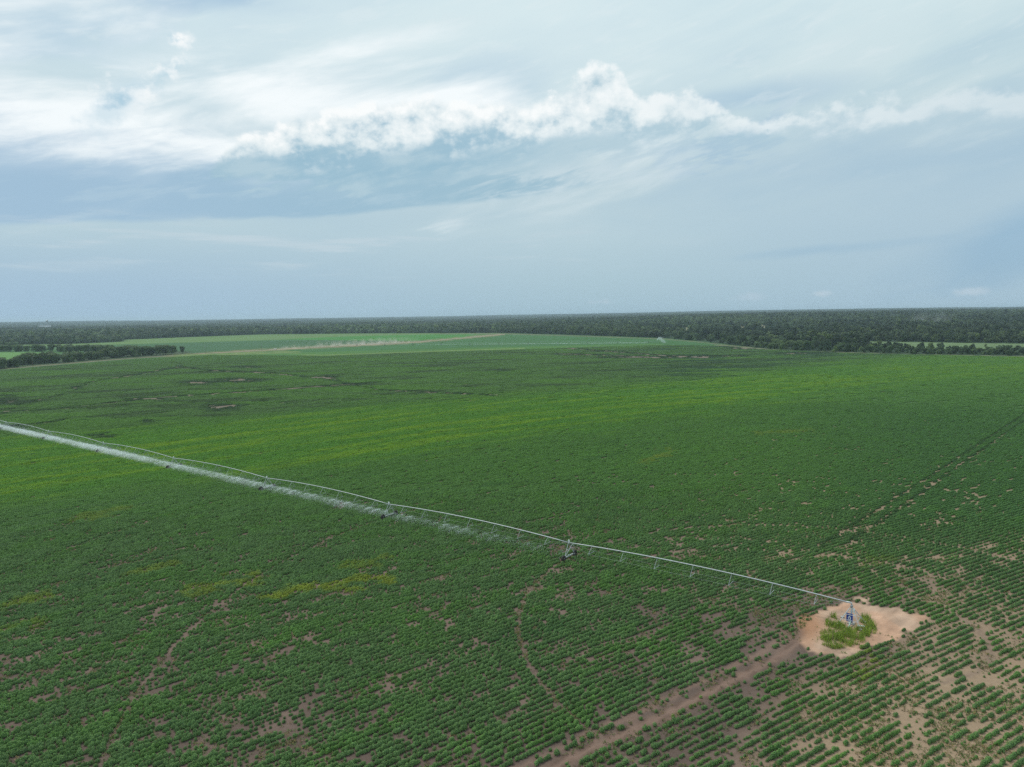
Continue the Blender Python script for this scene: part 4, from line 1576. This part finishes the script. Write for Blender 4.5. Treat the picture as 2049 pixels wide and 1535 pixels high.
cu = n.curve(X_, [(50, 0.0), (70, 0.03), (112, 0.10), (160, 0.26), (215, 0.55), (270, 0.85), (430, 1.0)], 40, 440, 0.0, 1.0)
dn = n.mul(n.mul(n.mul(wide, vert), cu), n.mul(n.mul(n.ss(0.30, 0.66, nz), n.ss(0.25, 0.6, nzl, 0.2, 1.2)), 0.21))
pv = n.n.new('ShaderNodeVolumePrincipled')
pv.inputs['Color'].default_value = (0.95, 0.98, 0.98, 1)
n.put(pv.inputs['Density'], dn)
n.l.new(pv.outputs[0], o.inputs['Volume'])
mM.cycles.volume_step_rate = 0.06
mist.data.materials.append(mM)
tag(mist, 'white spray mist blowing along under the long irrigator pipe', 'spray', kind='stuff')

# ------------------------------------------------------------------ distant second irrigator
FA, FB = gp(714, 692.2), gp(1297, 687.2)
fdir = (FB - FA); flen = np.hypot(*fdir); fdir /= flen
far = empty('center_pivot_irrigator', (float(FA[0]), float(FA[1]), 0), math.atan2(fdir[1], fdir[0]))
tag(far, 'distant centre-pivot irrigator strung across the far green field with end spray', 'irrigator')
nt = 10
st_ = flen / nt
for k in range(nt + 1):
    t = MB()
    t.box((0, 0, 0.75), (0.3, 4.0, 0.35))
    t.box((0.0, 0.0, PIPE_H + 0.4), (0.5, 0.5, 0.5))
    for sx in (-0.5, 0.5):
        for sy in (-1, 1):
            t.tube([(sx, 0, PIPE_H), (0, sy * 1.9, 0.8)], 0.09, 5)
    body = t.build('drive_tower', [M_MUD], far)
    body.location = (k * st_, 0, 0)
    for sy in (-1, 1):
        w_ = put_copy(WHEEL, 'wheel', body, (0, sy * WB, 0.68)); w_.scale = (1.3, 1.05, 1.05)
for k in range(-1, nt):
    b = MB(); b.tube([(s, 0, PIPE_H + arch(s, st_)) for s in np.linspace(0, st_, 9)], 0.13, 6)
    for j in range(6):
        s = st_ * (j + 0.75) / 6.5; z_ = PIPE_H + arch(s, st_)
        b.tube([(s, 0, z_), (s, 0.9, z_ - 1.4)], 0.04, 4); b.tube([(s, 0, z_), (s, -0.9, z_ - 1.4)], 0.04, 4)
    q_ = b.build('span_pipe', [M_GALV], far); q_.location = (k * st_, 0, 0)
b = MB(); b.tube([(0, 0, PIPE_H), (12, 0, PIPE_H), (17, 0, PIPE_H + 0.1), (17.6, 0, PIPE_H + 0.9)], 0.12, 6)
q_ = b.build('end_gun', [M_GALV], far); q_.location = (nt * st_, 0, 0)
segs = []
for j in range(150):
    r = flen * j / 150
    q_ = FA + fdir * r
    segs.append((q_[0], q_[1], np.interp(j, [30, 70, 150], [0.12, 0.5, 0.7]) * random.uniform(0.6, 1.4), 1.5))
fs = link(bpy.data.objects.new('water_spray', spray_mesh('far_spray', segs, 6, 700, mS, 0.05)))
tag(fs, 'faint white spray line below the distant irrigator', 'spray', kind='stuff')
# end-gun jet: a long arc breaking up to the right
rs = np.random.default_rng(15)
G0 = FA + fdir * (flen + 17.6)
nj = 5200
tj = rs.uniform(0, 1, nj) ** 0.8
L_j, H_j = 15.0, 7.0
sxj = L_j * tj
szj = PIPE_H + 1.0 + 4 * H_j * tj * (1 - tj) - (PIPE_H) * tj ** 2 * 0.9
spd = 0.12 + 1.7 * tj
jx = G0[0] - 4 + fdir[0] * sxj * 0.9 + rs.normal(0, 1, nj) * spd
jy = G0[1] + rs.normal(0, 1, nj) * spd
jz = np.maximum(szj * rs.uniform(np.clip(1 - 1.2 * tj, 0.05, 1), 1.0, nj) + rs.normal(0, 0.3, nj) * tj, 0.2)
cen = np.c_[jx, jy, jz]
V = leaf_quads(cen, 0.26 * rs.uniform(0.5, 1.3, nj), rs, 0.0)
ej = link(bpy.data.objects.new('water_jet', mesh_quads('water_jet', V, nj, mS)))
tag(ej, 'white arc of water thrown by the end gun of the distant irrigator', 'water jet', kind='stuff')
#PIVOT_END

# ------------------------------------------------------------------ weeds round the pivot
rs = np.random.default_rng(33)
WEED = [(1640, 1268), (1634, 1288), (1668, 1300), (1708, 1293), (1736, 1283), (1754, 1262), (1740, 1236), (1722, 1231), (1722, 1246), (1700, 1258), (1680, 1246), (1672, 1232), (1655, 1246)]
wx = rs.uniform(35, 70, 120000); wy = rs.uniform(90, 122, 120000)
pxw, pyw = proj(wx, wy)
jw = (fbm(wx / 1.3, wy / 1.3, 2, 90) - 0.5) * 16
k = inpoly(pxw + jw, pyw + jw * 0.5, WEED) & (np.hypot(wx - PVX, wy - PVY) > 1.7)
dens = fbm(wx / 1.1, wy / 1.1, 2, 91)
k &= rs.uniform(0, 1, len(wx)) < sst(0.30, 0.56, dens) * 0.95
wx, wy, dens = wx[k], wy[k], dens[k]
hh = (0.10 + 0.95 * dens) * rs.uniform(0.45, 1.2, len(wx))
n_ = len(wx)
th = rs.uniform(0, 6.283, n_)
ln = rs.uniform(0.1, 0.8, n_) * hh
bx, by = np.cos(th), np.sin(th)
wd = rs.uniform(0.012, 0.034, n_)
V = np.empty((n_, 4, 3))
V[:, 0] = np.c_[wx - by * wd, wy + bx * wd, np.zeros(n_)]
V[:, 1] = np.c_[wx + by * wd, wy - bx * wd, np.zeros(n_)]
V[:, 2] = np.c_[wx + bx * ln + by * wd * 0.6, wy + by * ln - bx * wd * 0.6, hh]
V[:, 3] = np.c_[wx + bx * ln - by * wd * 0.6, wy + by * ln + bx * wd * 0.6, hh * 0.98]
M_WEED = leaf_mat('weed_blade', (0.20, 0.320, 0.060), 0.45, 0.3, (1.55, 1.05, 0.7))
wd_o = link(bpy.data.objects.new('tall_weeds', mesh_quads('tall_weeds', V.reshape(-1, 3), n_, M_WEED)))
tag(wd_o, 'tall bright green weeds crowding the base of the pivot tower', 'weeds', kind='stuff')
print('WEEDS', n_)

# ------------------------------------------------------------------ pickup raising dust on the road
TP = gp(551, 699.4); TD = gp(700, 692) - TP
ta = math.atan2(TD[1], TD[0]) + math.pi
truck = empty('pickup_truck', (float(TP[0]), float(TP[1]), 0.02), ta)
tag(truck, 'white pickup truck trailing dust on the dirt road', 'pickup truck')
b = MB()
b.box((0, 0, 0.78), (5.6, 1.95, 0.55)); b.box((0.25, 0, 1.42), (2.3, 1.85, 0.75), 0, 0.82)
b.box((1.95, 0, 1.10), (1.5, 1.85, 0.12))
for sy in (-0.9, 0.9):
    b.box((-1.75, sy, 1.14), (2.0, 0.1, 0.2))
b.build('body', [M_WHITE], truck)
for sx in (-1.75, 1.8):
    for sy in (-0.9, 0.9):
        w_ = put_copy(WHEEL, 'wheel', truck, (sx, sy, 0.37)); w_.scale = (0.7, 0.56, 0.56); w_.rotation_euler = (0, 0, math.pi / 2)
b = MB(); b.box((0.25, 0, 1.50), (2.16, 1.80, 0.34), 0, 0.88)
b.build('window_band', [M_GLASS], truck)
b = MB(); b.box((2.82, 0, 0.80), (0.04, 1.5, 0.22)); b.build('grille', [M_RUBBER], truck)

# dust hanging over the road behind it
DA, DB = gp(556, 698.6), gp(850, 684.0)
dl_ = DB - DA; dlen = float(np.hypot(*dl_)); dang = math.atan2(dl_[1], dl_[0])
b = MB(); b.box((dlen / 2, 0, 5.5), (dlen, 26, 11))
dust = b.build('dust', [])
dust.location = (float(DA[0]), float(DA[1]), 0.05); dust.rotation_euler = (0, 0, dang)
m, n, o = mat('road_dust')
t = n.n.new('ShaderNodeTexCoord')
X_, Y_, Z_ = n.sep(t.outputs['Object'])
xn = n.m('DIVIDE', X_, dlen)
hgt_n = n.add(2.0, n.mul(xn, 6.0))
nz = n.noise(t.outputs['Object'], 0.11, 5, 0.6)
fall = n.m('EXPONENT', n.mul(n.m('DIVIDE', Z_, hgt_n), -1.5))
wide = n.m('EXPONENT', n.mul(n.m('POWER', n.m('DIVIDE', n.add(Y_, n.mul(n.sub(nz, 0.5), 4)), n.add(1.6, n.mul(xn, 3.5))), 2.0), -1.0))
ends = n.mul(n.ss(0.0, 0.015, xn), n.ss(1.0, 0.45, xn))
dn = n.mul(n.mul(n.mul(fall, wide), ends), n.mul(n.ss(0.38, 0.66, nz), 0.65))
pv = n.n.new('ShaderNodeVolumePrincipled')
pv.inputs['Color'].default_value = (0.92, 0.86, 0.76, 1)
n.put(pv.inputs['Density'], dn)
n.l.new(pv.outputs[0], o.inputs['Volume'])
dust.data.materials.append(m)
tag(dust, 'pale dust trail hanging over the dirt road behind the pickup', 'dust', kind='stuff')

# ------------------------------------------------------------------ utility poles
def pole(px_, py_, h_=11.5):
    q = gp(px_, py_)
    e = empty('utility_pole', (float(q[0]), float(q[1]), 0), R(25))
    b = MB(); b.tube([(0, 0, -0.5), (0, 0, h_)], [0.20, 0.13], 7); b.build('post', [M_POLE], e)
    b = MB(); b.box((0, 0.16, h_ - 0.7), (2.4, 0.12, 0.14)); b.build('crossarm', [M_POLE], e)
    for k in (-1.05, 0.35, 1.05):
        b = MB(); b.tube([(k, 0.16, h_ - 0.62), (k, 0.16, h_ - 0.36)], 0.06, 6); b.build('insulator', [M_WHITE], e)
    return e
for (x_, y_), lb in (((524, 702.6), 'wooden utility pole beside the dirt road ahead of the pickup'), ((411, 708), 'wooden utility pole just past the open end of the roadside tree row'),
                 ((274, 717.5), 'wooden utility pole standing in front of the roadside tree row'), ((66, 733), 'wooden utility pole by the gap-filled far end of the tree row')):
    tag(pole(x_, y_), lb, 'utility pole')

# ------------------------------------------------------------------ remote buildings
def place(px_, py_, z_guess=0.0):
    """where the line of sight meets the rolling land"""
    z_ = z_guess
    for _ in range(40):
        q = gp(px_, py_, z_)
        z_ = 0.5 * z_ + 0.5 * float(hgt(q[0], q[1]))
    return q, z_
q, z_ = np.array([-2700.0, 4180.0]), 0
a_, e_ = azel(90, 655)
dist = 4300.0
q = np.array([math.sin(a_) * dist, math.cos(a_) * dist]); z_ = float(hgt(*q))
wh = empty('warehouse', (float(q[0]), float(q[1]), z_), R(33))
wh.scale = (1, 1, 0.78)
b = MB(); b.box((0, 0, 14), (52, 24, 28)); b.build('wall', [M_WHITE], wh)
def gable(cx, w_, d_, z0, h_):
    g = MB()
    x0, x1 = cx - w_ / 2, cx + w_ / 2
    y0, y1 = -d_ / 2, d_ / 2
    g.poly([(x0, y0, z0), (cx, y0, z0 + h_), (cx, y1, z0 + h_), (x0, y1, z0)])
    g.poly([(cx, y0, z0 + h_), (x1, y0, z0), (x1, y1, z0), (cx, y1, z0 + h_)])
    g.poly([(x0, y0, z0), (x1, y0, z0), (cx, y0, z0 + h_)])
    g.poly([(x1, y1, z0), (x0, y1, z0), (cx, y1, z0 + h_)])
    return g
gable(-13.2, 26.5, 25, 28.05, 5.5).build('roof', [M_ROOF], wh)
gable(13.4, 26.5, 25, 28.05, 5.0).build('roof', [M_ROOF], wh)
for k in range(5):
    b = MB(); b.box((-20 + k * 10, -12.06, 20), (3, 0.1, 3)); b.build('window', [M_GLASS], wh)
tag(wh, 'large pale twin-gabled warehouse rising from the distant woods', 'warehouse')
a_, e_ = azel(95, 655)
q = np.array([math.sin(a_) * 4700, math.cos(a_) * 4700]); z_ = float(hgt(*q))
wt_ = empty('water_tower', (float(q[0]), float(q[1]), z_))
wt_.scale = (1.15, 1.15, 1.15)
b = MB(); b.tube([(0, 0, 34), (0, 0, 36), (0, 0, 42), (0, 0, 44)], [2.5, 5.2, 5.2, 1.5], 14); b.build('tank', [M_GALV_D], wt_)
for k in range(4):
    t_ = k * math.pi / 2 + 0.5
    b = MB(); b.tube([(math.cos(t_) * 5.5, math.sin(t_) * 5.5, 0), (math.cos(t_) * 3.6, math.sin(t_) * 3.6, 36)], 0.5, 6); b.build('leg', [M_GALV_D], wt_)
b = MB(); b.tube([(0, 0, 0), (0, 0, 35)], 0.6, 6); b.build('riser', [M_GALV_D], wt_)
tag(wt_, 'grey water tower on legs above the distant treetops', 'water tower')

def house(px_, py_, w_, d_, h_, rz, lb, cat='house', roofm=M_ROOF, wallm=M_WHITE):
    q, z_ = place(px_, py_)
    e = empty(cat.replace(' ', '_'), (float(q[0]), float(q[1]), z_), rz)
    b = MB(); b.box((0, 0, h_ / 2), (w_, d_, h_)); b.build('wall', [wallm], e)
    gable(0, w_ + 0.6, d_ + 0.6, h_ + 0.02, h_ * 0.55).build('roof', [roofm], e)
    b = MB(); b.box((0, -d_ / 2 - 0.04, 1.1), (1.6, 0.08, 2.1)); b.build('door', [M_GLASS], e)
    for k in (-1, 1):
        b = MB(); b.box((k * w_ * 0.3, -d_ / 2 - 0.04, h_ * 0.6), (1.3, 0.08, 1.1)); b.build('window', [M_GLASS], e)
    tag(e, lb, cat)
house(208, 714.5, 9, 7, 3.4, R(20), 'small pale-roofed farm shed among the roadside trees', 'farm shed')
house(1560, 652.5, 12, 9, 4, R(-15), 'white house in a small clearing of the hillside woods', 'house')
house(1808, 651, 16, 10, 5, R(25), 'pale barn in a gap of the far hillside woods', 'barn')

# ------------------------------------------------------------------ smoke wisp over the hillside wood
q, z_ = place(1850, 655)
b = MB(); b.box((0, 0, 22), (150, 90, 44))
smk = b.build('smoke', [])
smk.location = (float(q[0]), float(q[1]), z_ + 1)
m, n, o = mat('smoke')
t = n.n.new('ShaderNodeTexCoord')
X_, Y_, Z_ = n.sep(t.outputs['Object'])
nz = n.noise(t.outputs['Object'], 0.03, 5, 0.6)
fx_ = n.m('EXPONENT', n.mul(n.m('POWER', n.m('DIVIDE', n.sub(X_, n.mul(Z_, 0.6)), 26.0), 2.0), -1.0))
fz_ = n.mul(n.ss(0.0, 8.0, Z_), n.ss(42.0, 14.0, Z_))
pv = n.n.new('ShaderNodeVolumePrincipled')
pv.inputs['Color'].default_value = (0.9, 0.92, 0.95, 1)
n.put(pv.inputs['Density'], n.mul(n.mul(fx_, fz_), n.mul(n.ss(0.42, 0.7, nz), 0.006)))
n.l.new(pv.outputs[0], o.inputs['Volume'])
smk.data.materials.append(m)
tag(smk, 'faint grey smoke wisp drifting over the hillside woods', 'smoke', kind='stuff')

# ------------------------------------------------------------------ air
hz0, hz1 = float(gz.min()) - 1.5, max(float(gz.max()) + 26.0, CAM_H + 8)
print('HAZE', hz0, hz1)
b = MB(); b.box((0, 7800, (hz0 + hz1) / 2), (34000, 19000, hz1 - hz0))
hz = b.build('haze', [])
m, n, o = mat('haze')
pv = n.n.new('ShaderNodeVolumePrincipled')
pv.inputs['Color'].default_value = (0.70, 0.86, 1.0, 1)
pv.inputs['Density'].default_value = 8e-5
pv.inputs['Anisotropy'].default_value = 0.2
n.l.new(pv.outputs[0], o.inputs['Volume'])
hz.data.materials.append(m)
tag(hz, 'thin blue air haze over the whole landscape', 'haze', kind='stuff')
